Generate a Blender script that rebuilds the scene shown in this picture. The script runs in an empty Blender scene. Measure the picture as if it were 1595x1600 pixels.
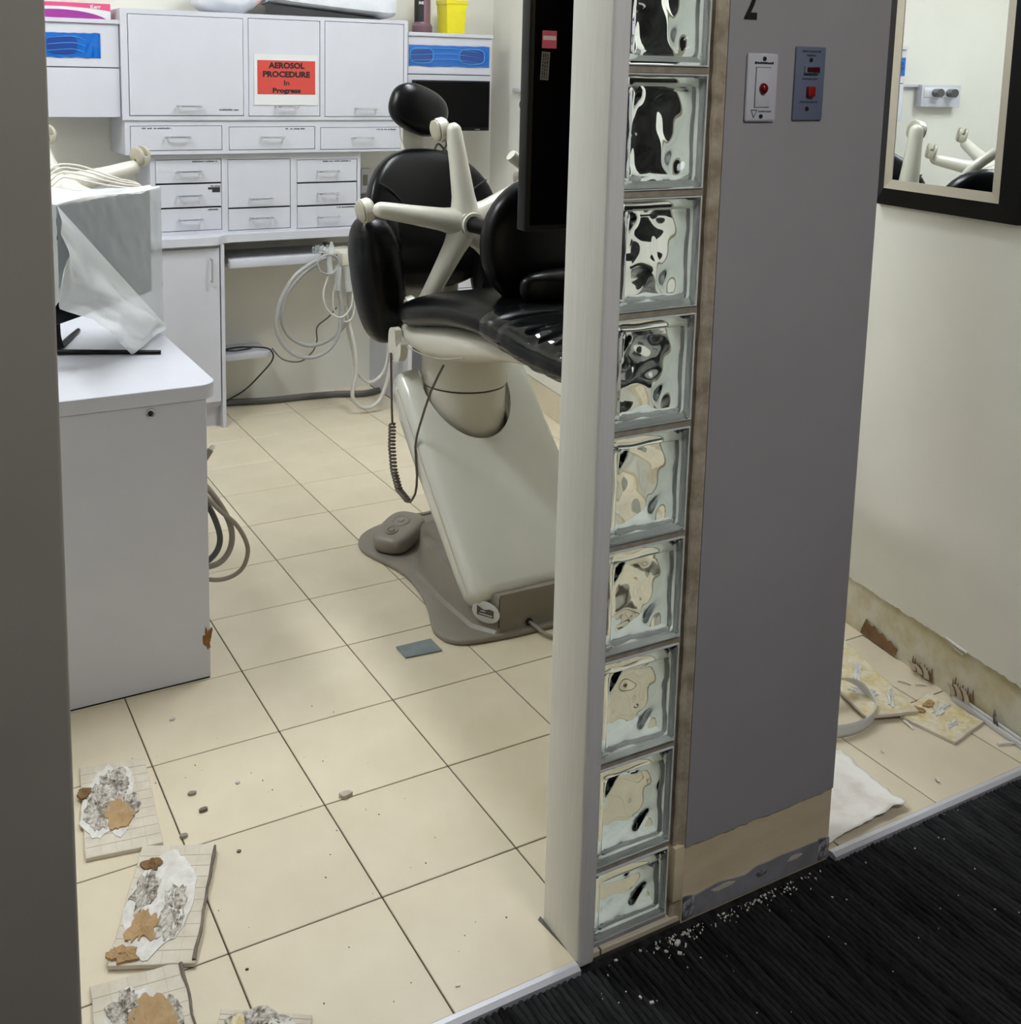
import bpy, bmesh, math, random
from math import sin, cos, pi, radians as rad
from mathutils import Vector, Matrix, noise

random.seed(7)
sc = bpy.context.scene
COL = sc.collection

# ------------------------------------------------------------------ camera
cam = bpy.data.cameras.new('camera')
cam.sensor_fit = 'HORIZONTAL'
cam.sensor_width = 36.0
cam.lens = 1699.287 / 1595 * 36.0
cam.shift_x = 83.606 / 1595          # the photograph is cropped from a taller frame
cam.shift_y = -423.767 / 1595
cam.clip_start = 0.02
cam_o = bpy.data.objects.new('camera', cam)
cam_o.location = (-0.492, -1.741, 1.578)
cam_o.rotation_euler = (1.4241668, -0.01785029, -0.49089597)
COL.objects.link(cam_o)
sc.camera = cam_o

# ------------------------------------------------------------------ world, exposure
w = bpy.data.worlds.new('world')
sc.world = w
w.use_nodes = True
w.node_tree.nodes['Background'].inputs[0].default_value = (0.8, 0.82, 0.85, 1)
w.node_tree.nodes['Background'].inputs[1].default_value = 0.02
vs = sc.view_settings
vs.view_transform = 'Standard'
vs.look = 'None'
vs.exposure = 0.0
vs.gamma = 1.0
vs.use_curve_mapping = False
ROOM_LIGHT = 37.0        # emission of the ceiling panels in the surgery
CORRIDOR_LIGHT = 30.0     # emission of the unseen panel added to light the corridor

# ------------------------------------------------------------------ helpers
def lin(c):
    out = []
    for v in c[:3]:
        v /= 255.0
        out.append(v / 12.92 if v <= 0.04045 else ((v + 0.055) / 1.055) ** 2.4)
    return (*out, 1.0)

MATS = {}
def M(name, rgb, rough=0.5, metal=0.0, rgb2=None, vscale=6.0, vdetail=6.0, lo=0.35, hi=0.65, bump=0.0, bscale=40.0,
      coat=0.0, trans=0.0, ior=1.5, alpha=1.0, emit=0.0, rnd=0.0, spec=0.5, stretch=None, rbump=None, sheen=0.0):
    m = bpy.data.materials.new(name)
    m.use_nodes = True
    nt = m.node_tree
    b = nt.nodes['Principled BSDF']
    b.inputs['Roughness'].default_value = rough
    b.inputs['Metallic'].default_value = metal
    b.inputs['IOR'].default_value = ior
    b.inputs['Specular IOR Level'].default_value = spec
    b.inputs['Coat Weight'].default_value = coat
    b.inputs['Coat Roughness'].default_value = 0.06
    b.inputs['Transmission Weight'].default_value = trans
    b.inputs['Alpha'].default_value = alpha
    b.inputs['Base Color'].default_value = lin(rgb)
    if emit:
        b.inputs['Emission Color'].default_value = lin(rgb)
        b.inputs['Emission Strength'].default_value = emit
    tc = nt.nodes.new('ShaderNodeTexCoord')
    src = tc.outputs['Object']
    if stretch:
        mp = nt.nodes.new('ShaderNodeMapping')
        mp.inputs['Scale'].default_value = stretch
        nt.links.new(src, mp.inputs['Vector'])
        src = mp.outputs['Vector']
    colout = None
    if rgb2 is not None:
        n = nt.nodes.new('ShaderNodeTexNoise')
        n.inputs['Scale'].default_value = vscale
        n.inputs['Detail'].default_value = vdetail
        n.inputs['Roughness'].default_value = 0.6
        nt.links.new(src, n.inputs['Vector'])
        r = nt.nodes.new('ShaderNodeValToRGB')
        r.color_ramp.elements[0].position = lo
        r.color_ramp.elements[1].position = hi
        r.color_ramp.elements[0].color = lin(rgb)
        r.color_ramp.elements[1].color = lin(rgb2)
        nt.links.new(n.outputs['Fac'], r.inputs['Fac'])
        colout = r.outputs['Color']
    if rnd:
        oi = nt.nodes.new('ShaderNodeObjectInfo')
        mr = nt.nodes.new('ShaderNodeMapRange')
        mr.inputs['To Min'].default_value = 1.0 - rnd
        mr.inputs['To Max'].default_value = 1.0 + rnd
        nt.links.new(oi.outputs['Random'], mr.inputs['Value'])
        hs = nt.nodes.new('ShaderNodeHueSaturation')
        nt.links.new(mr.outputs['Result'], hs.inputs['Value'])
        if colout:
            nt.links.new(colout, hs.inputs['Color'])
        else:
            hs.inputs['Color'].default_value = lin(rgb)
        colout = hs.outputs['Color']
    if colout:
        nt.links.new(colout, b.inputs['Base Color'])
    if bump:
        n2 = nt.nodes.new('ShaderNodeTexNoise')
        n2.inputs['Scale'].default_value = bscale
        n2.inputs['Detail'].default_value = 5
        nt.links.new(src, n2.inputs['Vector'])
        bp = nt.nodes.new('ShaderNodeBump')
        bp.inputs['Strength'].default_value = bump
        bp.inputs['Distance'].default_value = 0.002
        nt.links.new(n2.outputs['Fac'], bp.inputs['Height'])
        nt.links.new(bp.outputs['Normal'], b.inputs['Normal'])
    MATS[name] = m
    return m

class MB:
    """collects shapes into one mesh"""
    def __init__(self):
        self.v = []
        self.f = []
        self.mi = []
        self.cur = 0
    def add(self, vs, fs, T=None):
        o = len(self.v)
        for p in vs:
            p = Vector(p)
            if T is not None:
                p = T @ p
            self.v.append(tuple(p))
        for f in fs:
            self.f.append(tuple(o + i for i in f))
            self.mi.append(self.cur)
        return self
    def box(self, x0, x1, y0, y1, z0, z1, bev=0.0, seg=2, T=None):
        vs = [(x, y, z) for x in (x0, x1) for y in (y0, y1) for z in (z0, z1)]
        fs = [(0, 1, 3, 2), (4, 6, 7, 5), (0, 4, 5, 1), (2, 3, 7, 6), (0, 2, 6, 4), (1, 5, 7, 3)]
        if bev > 0:
            bm = bmesh.new()
            bvs = [bm.verts.new(p) for p in vs]
            for f in fs:
                bm.faces.new([bvs[i] for i in f])
            bmesh.ops.recalc_face_normals(bm, faces=bm.faces)
            bmesh.ops.bevel(bm, geom=list(bm.edges) + list(bm.verts), offset=bev, segments=seg, profile=0.5, affect='EDGES')
            self.addbm(bm, T)
        else:
            self.add(vs, fs, T)
        return self
    def addbm(self, bm, T=None):
        bm.verts.index_update()
        vs = [v.co.copy() for v in bm.verts]
        fs = [[v.index for v in f.verts] for f in bm.faces]
        bm.free()
        return self.add(vs, fs, T)
    def prism(self, pts, z0, z1, bev=0.0, T=None, seg=2):
        """polygon (x,y) extruded in z; a T maps it elsewhere"""
        n = len(pts)
        vs = [(x, y, z0) for x, y in pts] + [(x, y, z1) for x, y in pts]
        fs = [tuple(range(n - 1, -1, -1)), tuple(range(n, 2 * n))]
        fs += [(i, (i + 1) % n, n + (i + 1) % n, n + i) for i in range(n)]
        bm = bmesh.new()
        bvs = [bm.verts.new(p) for p in vs]
        for f in fs:
            bm.faces.new([bvs[i] for i in f])
        bmesh.ops.recalc_face_normals(bm, faces=bm.faces)
        if bev:
            es = [e for e in bm.edges if abs(e.verts[0].co.z - e.verts[1].co.z) < 1e-7]
            bmesh.ops.bevel(bm, geom=es, offset=bev, segments=seg, profile=0.5, affect='EDGES')
        return self.addbm(bm, T)
    def loft(self, rings, cap=True, closed=False, T=None):
        n = len(rings[0])
        vs = [p for r in rings for p in r]
        fs = []
        m = len(rings)
        for k in range(m if closed else m - 1):
            a, b = k * n, ((k + 1) % m) * n
            for i in range(n):
                j = (i + 1) % n
                fs.append((a + i, a + j, b + j, b + i))
        if cap and not closed:
            fs.append(tuple(range(n - 1, -1, -1)))
            fs.append(tuple((m - 1) * n + i for i in range(n)))
        return self.add(vs, fs, T)
    def tube(self, pts, r, n=10, smooth=True, sub=6, closed=False, T=None, cap=True):
        pts = [Vector(p) for p in pts]
        rr = r if isinstance(r, (list, tuple)) else [r] * len(pts)
        if smooth and len(pts) > 2:
            q, qr = [], []
            L = len(pts)
            for i in range(L if closed else L - 1):
                g = (lambda k: pts[k % L]) if closed else (lambda k: pts[min(max(k, 0), L - 1)])
                p0, p1, p2, p3 = g(i - 1), g(i), g(i + 1), g(i + 2)
                for s in range(sub):
                    t = s / sub
                    q.append(0.5 * (2 * p1 + (p2 - p0) * t + (2 * p0 - 5 * p1 + 4 * p2 - p3) * t * t + (3 * p1 - p0 - 3 * p2 + p3) * t ** 3))
                    qr.append(rr[i] + (rr[(i + 1) % L] - rr[i]) * t)
            if not closed:
                q.append(pts[-1]); qr.append(rr[-1])
            pts, rr = q, qr
        rings = []
        L = len(pts)
        up = None
        for i, p in enumerate(pts):
            if closed:
                d = pts[(i + 1) % L] - pts[i - 1]
            else:
                d = pts[min(i + 1, L - 1)] - pts[max(i - 1, 0)]
            if d.length < 1e-9:
                d = Vector((0, 0, 1))
            d.normalize()
            if up is None:
                up = d.orthogonal().normalized()
            up = (up - d * up.dot(d))
            if up.length < 1e-6:
                up = d.orthogonal()
            up.normalize()
            s = d.cross(up)
            rings.append([p + (up * cos(2 * pi * k / n) + s * sin(2 * pi * k / n)) * rr[i] for k in range(n)])
        return self.loft(rings, cap=cap, closed=closed, T=T)
    def lathe(self, prof, n=24, T=None, cap=True):
        """profile of (r, z) turned round z"""
        rings = [[(r * cos(2 * pi * k / n), r * sin(2 * pi * k / n), z) for k in range(n)] for r, z in prof]
        return self.loft(rings, cap=cap, T=T)
    def pad(self, c, r, e=(0.6, 0.6), nu=32, nv=18, T=None, fn=None):
        """superellipsoid cushion"""
        def pw(t, k):
            return math.copysign(abs(t) ** k, t)
        rings = []
        for j in range(nv + 1):
            ph = -pi / 2 + pi * j / nv
            ph = max(min(ph, pi / 2 - 0.02), -pi / 2 + 0.02)
            ring = []
            for i in range(nu):
                th = 2 * pi * i / nu
                x = r[0] * pw(cos(ph), e[0]) * pw(cos(th), e[1])
                y = r[1] * pw(cos(ph), e[0]) * pw(sin(th), e[1])
                z = r[2] * pw(sin(ph), e[0])
                p = Vector((x, y, z))
                if fn:
                    p = Vector(fn(p))
                ring.append(p + Vector(c))
            rings.append(ring)
        return self.loft(rings, T=T)
    def grid(self, fn, nu, nv, T=None, thick=0.0):
        """surface fn(u,v)->point, 0..1"""
        vs = [fn(i / nu, j / nv) for j in range(nv + 1) for i in range(nu + 1)]
        fs = [(j * (nu + 1) + i, j * (nu + 1) + i + 1, (j + 1) * (nu + 1) + i + 1, (j + 1) * (nu + 1) + i) for j in range(nv) for i in range(nu)]
        return self.add(vs, fs, T)

WL = {}
def O(name, mb, mat, parent=None, local=False, smooth=True, ang=35, label=None, kind=None, thick=0.0, fixn=True):
    """link the collected shapes as ONE mesh object; its origin goes to the middle of its base"""
    vs = [Vector(p) for p in mb.v]
    if local:
        c = Vector((0, 0, 0))
    else:
        xs = [p.x for p in vs]; ys = [p.y for p in vs]; zs = [p.z for p in vs]
        c = Vector(((min(xs) + max(xs)) / 2, (min(ys) + max(ys)) / 2, min(zs)))
    me = bpy.data.meshes.new(name)
    me.from_pydata([tuple(p - c) for p in vs], [], mb.f)
    mats = mat if isinstance(mat, (list, tuple)) else [mat]
    for m in mats:
        me.materials.append(MATS[m])
    if len(mats) > 1:
        me.polygons.foreach_set('material_index', mb.mi)
    if fixn:
        bm = bmesh.new(); bm.from_mesh(me)
        bmesh.ops.recalc_face_normals(bm, faces=bm.faces)
        bm.to_mesh(me); bm.free()
    if smooth:
        me.polygons.foreach_set('use_smooth', [True] * len(me.polygons))
        me.set_sharp_from_angle(angle=rad(ang))
    o = bpy.data.objects.new(name, me)
    COL.objects.link(o)
    return _place(o, c, parent, local, label, kind, thick)

def _place(o, c, parent, local, label=None, kind=None, thick=0.0):
    o.location = c
    WL[o] = Vector(c)
    if parent is not None:
        o.parent = parent
        if not local:
            o.matrix_parent_inverse = Matrix.Translation(-WL[parent])
    if label:
        o['label'] = label
    if kind:
        o['kind'] = kind
    if thick:
        s = o.modifiers.new('thickness', 'SOLIDIFY'); s.thickness = thick; s.offset = 0
    return o

def copy_of(src, loc, parent=None, rot=None, local=False, scale=None):
    o = src.copy()
    COL.objects.link(o)
    o.parent = None
    o.matrix_parent_inverse = Matrix.Identity(4)
    if rot:
        o.rotation_euler = rot
    if scale:
        o.scale = scale
    return _place(o, loc, parent, local)

def root(name, label, cat, loc, rot=(0, 0, 0), group=None):
    o = bpy.data.objects.new(name, None)
    o.empty_display_size = 0.05
    COL.objects.link(o)
    o.location = loc
    o.rotation_euler = rot
    WL[o] = Vector(loc)
    return tag(o, label, cat, group)

def tag(o, label, cat=None, group=None, kind=None):
    o['label'] = label
    if cat:
        o['category'] = cat
    if group:
        o['group'] = group
    if kind:
        o['kind'] = kind
    return o

def struct(o, label=None):
    o['kind'] = 'structure'
    if label:
        o['label'] = label
    return o

def nz(x, y, z, s=1.0):
    return noise.noise(Vector((x * s, y * s, z * s)))

def text_mb(mb, s, org, U, V, wdt, hgt, bold=0.0, align='C', ext=0.0):
    """flat lettering fitted into wdt x hgt around / from org, in the plane of unit vectors U, V"""
    cu = bpy.data.curves.new('lettering', 'FONT')
    cu.body = s
    cu.offset = bold
    cu.resolution_u = 3
    ob = bpy.data.objects.new('lettering', cu)
    COL.objects.link(ob)
    dg = bpy.context.evaluated_depsgraph_get()
    me = bpy.data.meshes.new_from_object(ob.evaluated_get(dg))
    vs = [v.co.copy() for v in me.vertices]
    fs = [tuple(p.vertices) for p in me.polygons]
    bpy.data.objects.remove(ob); bpy.data.curves.remove(cu); bpy.data.meshes.remove(me)
    x0 = min(v.x for v in vs); x1 = max(v.x for v in vs); y0 = min(v.y for v in vs); y1 = max(v.y for v in vs)
    U, V, org = Vector(U), Vector(V), Vector(org)
    k = 0.5 if align == 'C' else 0.0
    mb.add([org + U * (((v.x - x0) / (x1 - x0) - k) * wdt) + V * (((v.y - y0) / (y1 - y0) - 0.5) * hgt) for v in vs], fs)
    return mb

def ringpts(cx, y, cz, hx, hz, e=4.0, n=28):
    """rounded cross-section in x,z at depth y"""
    pts = []
    for i in range(n):
        t = 2 * pi * i / n
        c, s = cos(t), sin(t)
        pts.append((cx + hx * math.copysign(abs(c) ** (2 / e), c), y, cz + hz * math.copysign(abs(s) ** (2 / e), s)))
    return pts

def smooth_loop(pts, sub=6, closed=True):
    P = [Vector((p[0], p[1], 0)) for p in pts]
    L = len(P); q = []
    for i in range(L if closed else L - 1):
        g = (lambda k: P[k % L]) if closed else (lambda k: P[min(max(k, 0), L - 1)])
        p0, p1, p2, p3 = g(i - 1), g(i), g(i + 1), g(i + 2)
        for s in range(sub):
            t = s / sub
            v = 0.5 * (2 * p1 + (p2 - p0) * t + (2 * p0 - 5 * p1 + 4 * p2 - p3) * t * t + (3 * p1 - p0 - 3 * p2 + p3) * t ** 3)
            q.append((v.x, v.y))
    if not closed:
        q.append((P[-1].x, P[-1].y))
    return q

def jag_edge(x0, x1, z, amp, step, seed):
    rnd = random.Random(seed)
    n = max(2, int((x1 - x0) / step))
    return [(x0 + (x1 - x0) * i / n, z + rnd.uniform(-amp, amp)) for i in range(n + 1)]

def blob(mb, cx, cy, rx, ry, z, h, seed, n=26, jag=0.25, rough=0.0, T=None, rot=0.0, rings=4):
    """irregular crust patch lying at height z"""
    rnd = random.Random(seed)
    rad_ = []
    for i in range(n):
        a = 2 * pi * i / n
        rad_.append(1 + jag * (nz(cos(a) * 1.7 + seed, sin(a) * 1.7, seed * 0.37) * 1.3 + rnd.uniform(-0.35, 0.35)))
    R = [[]]
    rs = []
    vs = []
    fs = []
    for k in range(rings + 1):
        f = 1 - k / (rings + 0.6)
        for i in range(n):
            a = 2 * pi * i / n
            rk = 1 + (rad_[i] - 1) * f * f
            lx, ly = rx * rk * f * cos(a), ry * rk * f * sin(a)
            x = cx + lx * cos(rot) - ly * sin(rot)
            y = cy + lx * sin(rot) + ly * cos(rot)
            zz = z + h + (rough * rnd.uniform(-1, 1) if k > 0 else rough * 0.3 * rnd.uniform(-1, 1))
            vs.append((x, y, zz))
    base = len(vs)
    for i in range(n):
        x, y, _ = vs[i]
        vs.append((x, y, z))
    for k in range(rings):
        for i in range(n):
            j = (i + 1) % n
            fs.append((k * n + i, k * n + j, (k + 1) * n + j, (k + 1) * n + i))
    fs.append(tuple(rings * n + i for i in range(n)))
    for i in range(n):
        j = (i + 1) % n
        fs.append((base + i, base + j, j, i))
    fs.append(tuple(base + i for i in range(n - 1, -1, -1)))
    mb.add(vs, fs, T)
    return mb

# ------------------------------------------------------------------ materials
M('tile', (221, 210, 185), 0.34, rgb2=(211, 199, 172), vscale=5.5, vdetail=9, lo=0.3, hi=0.72, rnd=0.035, bump=0.05, bscale=160)
M('grout', (92, 82, 66), 0.9, rgb2=(70, 62, 52), vscale=30)
M('wall_paint', (228, 226, 216), 0.62, rgb2=(223, 221, 211), vscale=3, bump=0.06, bscale=220)
M('partition_paint', (176, 172, 170), 0.5, rgb2=(168, 165, 162), vscale=2.5, bump=0.08, bscale=180)
M('jamb_paint', (174, 168, 154), 0.5, rgb2=(166, 160, 147), vscale=2.5, bump=0.08, bscale=180)
M('post_paint', (244, 242, 234), 0.42, rgb2=(238, 236, 228), vscale=4, stretch=(60, 60, 2), bump=0.12, bscale=20)
M('raw_board', (204, 192, 166), 0.9, rgb2=(160, 146, 120), vscale=26, bump=0.35, bscale=90)
M('bare_paper', (238, 221, 182), 0.85, rgb2=(226, 207, 166), vscale=7, stretch=(1, 1, 3), bump=0.1, bscale=120)
M('base_grey', (158, 157, 160), 0.7, rgb2=(136, 134, 134), vscale=14, bump=0.25, bscale=60)
M('base_scrape', (92, 92, 96), 0.85, rgb2=(188, 188, 188), vscale=60, lo=0.45, hi=0.6)
M('mortar', (168, 160, 142), 0.85, rgb2=(146, 136, 116), vscale=40, bump=0.2, bscale=120)
M('adhesive', (214, 210, 192), 0.8, rgb2=(186, 172, 118), vscale=9, lo=0.42, hi=0.72, bump=0.35, bscale=70)
M('kraft', (138, 108, 72), 0.9, rgb2=(114, 86, 56), vscale=20, bump=0.15, bscale=90)
M('kraft_light', (182, 153, 112), 0.9, rgb2=(162, 132, 92), vscale=30, bump=0.3, bscale=90)
M('crust_white', (228, 226, 220), 0.9, rgb2=(206, 202, 194), vscale=35, bump=0.5, bscale=90)
M('crust_grit', (206, 200, 190), 0.95, rgb2=(104, 94, 80), vscale=90, lo=0.42, hi=0.66, bump=0.8, bscale=120)
M('crust_yellow', (208, 192, 132), 0.9, rgb2=(222, 212, 184), vscale=24, bump=0.5, bscale=90)
M('crust_mixed', (222, 214, 190), 0.9, rgb2=(204, 186, 124), vscale=22, lo=0.4, hi=0.66, bump=0.4, bscale=110)
M('sheet_paint', (240, 237, 230), 0.5, rgb2=(226, 217, 208), vscale=14, lo=0.5, hi=0.7, bump=0.5, bscale=24)
M('tile_back', (214, 206, 190), 0.75, rgb2=(200, 190, 172), vscale=20, bump=0.1)
M('tile_grid', (200, 187, 164), 0.8)
M('tile_edge', (196, 188, 170), 0.8, rgb2=(150, 140, 124), vscale=30)
M('grout_grey', (128, 118, 104), 0.9, rgb2=(98, 88, 76), vscale=40)
M('carpet', (54, 54, 55), 0.95, rgb2=(14, 14, 15), vscale=55, lo=0.3, hi=0.7, stretch=(1, 0.12, 1), bump=0.5, bscale=400, spec=0.15)
M('crumb', (226, 222, 212), 0.9)
M('aluminium', (222, 222, 228), 0.36, metal=0.45, bump=0.05, bscale=300)
M('chrome', (206, 208, 214), 0.2, metal=0.85)
M('dark_chrome', (118, 118, 120), 0.2, metal=1.0)
M('laminate', (201, 202, 210), 0.36, rgb2=(197, 198, 206), vscale=5, bump=0.02, bscale=300)
M('laminate_edge', (196, 196, 200), 0.45)
M('gap_dark', (16, 16, 18), 0.9)  # near-black colour that paints the shade inside gaps
M('chip_brown', (150, 104, 58), 0.9, rgb2=(112, 76, 40), vscale=60)
M('label_ink', (50, 50, 54), 0.8)
M('black_mark', (38, 38, 42), 0.7)
M('paper_white', (212, 213, 213), 0.55)
M('sign_red', (196, 66, 56), 0.6)
M('ink', (24, 16, 18), 0.7)
M('blue_film', (4, 96, 188), 0.16, coat=0.5, bump=0.5, bscale=14, stretch=(1.0, 1, 4))
M('blue_dark', (20, 62, 140), 0.25, coat=0.4)
M('blue_light', (70, 160, 226), 0.25, coat=0.4)
M('pink', (214, 82, 128), 0.4)
M('purple', (150, 50, 140), 0.4)
M('yellow', (236, 222, 40), 0.4, rgb2=(226, 212, 36), vscale=10)
M('mauve', (124, 92, 100), 0.35, rgb2=(112, 84, 92), vscale=8)
M('label_black', (24, 24, 26), 0.5)
M('bag_white', (226, 228, 234), 0.35, rgb2=(214, 217, 224), vscale=8)
M('bag_pink', (206, 164, 156), 0.4)
M('black_plastic', (6, 6, 7), 0.4, spec=0.25)
M('black_rubber', (18, 18, 18), 0.6)
M('screen_black', (2, 2, 3), 0.2, spec=0.12)
M('leather', (6, 7, 8), 0.29, rgb2=(4, 4, 5), vscale=12, bump=0.1, bscale=60, spec=0.24)
M('leather_fold', (6, 7, 8), 0.29, spec=0.24, bump=0.8, bscale=14, stretch=(0.6, 0.6, 5.0))
M('chair_shell', (208, 204, 190), 0.3, rgb2=(203, 199, 185), vscale=3, coat=0.25)
M('casing', (212, 212, 202), 0.14, coat=0.6, rgb2=(208, 208, 198), vscale=2)
M('stool_white', (206, 203, 190), 0.3, coat=0.15)
M('caster_grey', (176, 170, 152), 0.4, rgb2=(162, 156, 140), vscale=10)
M('base_brown', (136, 128, 117), 0.42, rgb2=(128, 121, 110), vscale=10, bump=0.05)
M('badge', (206, 206, 204), 0.35)
M('badge_dark', (84, 80, 74), 0.4)
M('hose_grey', (158, 158, 156), 0.35)
M('hose_light', (196, 194, 186), 0.4)
M('hose_taupe', (142, 134, 120), 0.4)
M('hose_dark', (88, 86, 82), 0.5)
M('cord_brown', (94, 84, 74), 0.45)
M('cable_white', (222, 218, 206), 0.4)
M('cable_black', (20, 20, 20), 0.45)
M('plate_white', (212, 212, 214), 0.3)
M('plate_blue', (112, 120, 138), 0.4)
M('red_lens', (120, 10, 14), 0.15, coat=0.5)
M('red_dark', (70, 18, 26), 0.25)
M('red_button', (150, 28, 26), 0.3)
M('floor_plate', (140, 150, 152), 0.4, metal=0.2, rgb2=(126, 136, 138), vscale=20)
M('mirror_glass', (236, 240, 240), 0.0, metal=1.0)
M('frame_black', (8, 8, 9), 0.5, spec=0.2, bump=0.05)
M('frame_silver', (196, 189, 172), 0.32, metal=0.35)
M('block_glass', (253, 255, 254), 0.0, trans=1.0, ior=1.5)
M('block_rim', (238, 241, 234), 0.3, rgb2=(228, 232, 224), vscale=20)
M('ceiling_white', (226, 226, 222), 0.8)
M('diffuser', (244, 250, 255), 0.5, emit=ROOM_LIGHT)
M('diffuser_dim', (250, 250, 255), 0.5, emit=CORRIDOR_LIGHT)
M('pink_sticker', (206, 84, 122), 0.5)
M('grey_sticker', (110, 110, 108), 0.5)
M('foil', (220, 222, 222), 0.15, metal=0.4)
M('sticker_white', (226, 214, 218), 0.5)

def thin_plastic(name, rgb, alpha, rough):
    m = M(name, rgb, rough, alpha=alpha, coat=0.3, bump=0.35, bscale=22)
    return m
thin_plastic('sheet_plastic', (206, 212, 216), 0.5, 0.3)
thin_plastic('sheet_fold', (226, 230, 232), 0.72, 0.28)
def clear_film(name, fac=None):
    m = bpy.data.materials.new(name)
    m.use_nodes = True
    nt = m.node_tree
    nt.nodes.clear()
    out = nt.nodes.new('ShaderNodeOutputMaterial')
    mx = nt.nodes.new('ShaderNodeMixShader')
    tr = nt.nodes.new('ShaderNodeBsdfTransparent')
    tr.inputs[0].default_value = (0.94, 0.95, 0.96, 1)
    gl = nt.nodes.new('ShaderNodeBsdfGlossy')
    gl.inputs['Roughness'].default_value = 0.06
    lw = nt.nodes.new('ShaderNodeFresnel')
    lw.inputs['IOR'].default_value = 1.55
    if fac is None:
        nt.links.new(lw.outputs['Fac'], mx.inputs[0])
    else:
        mx.inputs[0].default_value = fac
        tr.inputs[0].default_value = (0.975, 0.985, 0.98, 1)
    nt.links.new(tr.outputs[0], mx.inputs[1])
    nt.links.new(gl.outputs[0], mx.inputs[2])
    nt.links.new(mx.outputs[0], out.inputs['Surface'])
    MATS[name] = m
clear_film('clear_sleeve')
clear_film('block_pane', 0.03)
thin_plastic('clear_wrap', (220, 226, 226), 0.45, 0.12)

# ================================================================== SETTING
Y0 = -0.303            # face of the front wall line / tile threshold
YB = 3.30              # back wall
ZC = 2.95              # ceiling
TH = math.atan(0.147)  # the right-hand wall is not square to the room
RW = Matrix.Translation((1.9275, 0, 0)) @ Matrix.Rotation(-TH, 4, 'Z')   # local: y along the wall, -x into the room

# floor: grout bed with single tiles
fl = struct(O('floor', MB().box(-0.75, 2.55, Y0 + 0.004, 3.4, -0.05, -0.0025), 'grout', smooth=False), 'dark grout bed under beige ceramic floor tiles')
P_ = 0.305
tile_src = None
tile_cut = {}
for ix in range(-3, 9):
    for iy in range(-1, 11):
        x0, x1 = ix * P_ + 0.0016, (ix + 1) * P_ - 0.0016
        y0, y1 = iy * P_ + 0.0016, (iy + 1) * P_ - 0.0016
        if iy == -1:
            y0 = Y0 + 0.002
        y1 = min(y1, YB + 0.05)
        if x0 > 1.9275 + 0.147 * y1 + 0.02:
            continue
        key = (round(x1 - x0, 4), round(y1 - y0, 4))
        c = ((x0 + x1) / 2, (y0 + y1) / 2, -0.012)
        if key not in tile_cut:
            hx, hy = key[0] / 2, key[1] / 2
            tile_cut[key] = O('tile', MB().box(c[0] - hx, c[0] + hx, c[1] - hy, c[1] + hy, -0.012, 0.0, bev=0.0012, seg=1), 'tile', fl)
        else:
            copy_of(tile_cut[key], c, fl)

# carpet with woven ribs running away from the threshold
def carpet():
    mb = MB()
    xs0, xs1, ya, yb = -0.35, 2.45, -0.326, -1.15
    pitch = 0.0132
    nr = int((xs1 - xs0) / pitch)
    prof = [(-0.5, -0.008), (-0.34, -0.0025), (-0.12, 0.0), (0.12, 0.0), (0.34, -0.0025)]
    ny = 110
    cols = []
    for k in range(nr):
        for u, h in prof:
            cols.append((xs0 + (k + 0.5 + u) * pitch, h, k))
    W = len(cols)
    vs = []
    for j in range(ny + 1):
        y = ya + (yb - ya) * j / ny
        for x, h, k in cols:
            wob = 0.0018 * nz(k * 3.7, y * 45, 0.3)
            dz = 0.0028 * nz(k * 1.9, y * 70, 5.1) if h > -0.005 else 0
            vs.append((x + wob, y + (0.004 * nz(k * 2.3, 1.1, 0) if j == 0 else 0), -0.004 + h + dz))
    fs = [(j * W + i, j * W + i + 1, (j + 1) * W + i + 1, (j + 1) * W + i) for j in range(ny) for i in range(W - 1)]
    mb.add(vs, fs)
    return mb
struct(O('floor_carpet', carpet(), 'carpet', smooth=False, fixn=False), 'black ribbed carpet in front of the glass block partition')
struct(O('floor_corridor', MB().box(-3.2, 4.2, -3.4, Y0, -0.05, -0.0165), 'carpet', smooth=False), 'plain black carpet of the corridor')

# walls
struct(O('wall_back', MB().box(-0.75, 2.6, YB, YB + 0.1, -0.02, ZC), 'wall_paint', smooth=False), 'off-white back wall behind the white cabinets')
struct(O('wall_left', MB().box(-0.85, -0.75, Y0 + 0.1, YB, -0.02, ZC), 'wall_paint', smooth=False), 'off-white side wall behind the near counter')
jamb = MB()
jamb.box(-3.2, -0.297, Y0, -0.19, -0.02, ZC, bev=0.006, seg=3)
struct(O('wall_front', jamb, 'jamb_paint'), 'dark grey wall end framing the left edge of the doorway')
struct(O('ceiling', MB().box(-0.85, 2.75, Y0 + 0.05, YB + 0.1, ZC, ZC + 0.05), 'ceiling_white', smooth=False), 'white surgery ceiling')
struct(O('ceiling_corridor', MB().box(-3.2, 4.2, -3.4, Y0 + 0.05, ZC, ZC + 0.05), 'ceiling_white', smooth=False), 'white corridor ceiling')
struct(O('wall_front_right', MB().box(1.892, 4.2, -0.326, -0.3095, -0.02, ZC).box(2.02, 4.2, -0.3095, -0.20, -0.02, ZC), 'partition_paint', smooth=False), 'grey corridor wall beyond the mirror wall')
struct(O('wall_corridor', MB().box(-3.2, 4.2, -3.5, -3.4, -0.02, ZC), 'partition_paint', smooth=False), 'grey corridor wall opposite the surgery')

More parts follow.
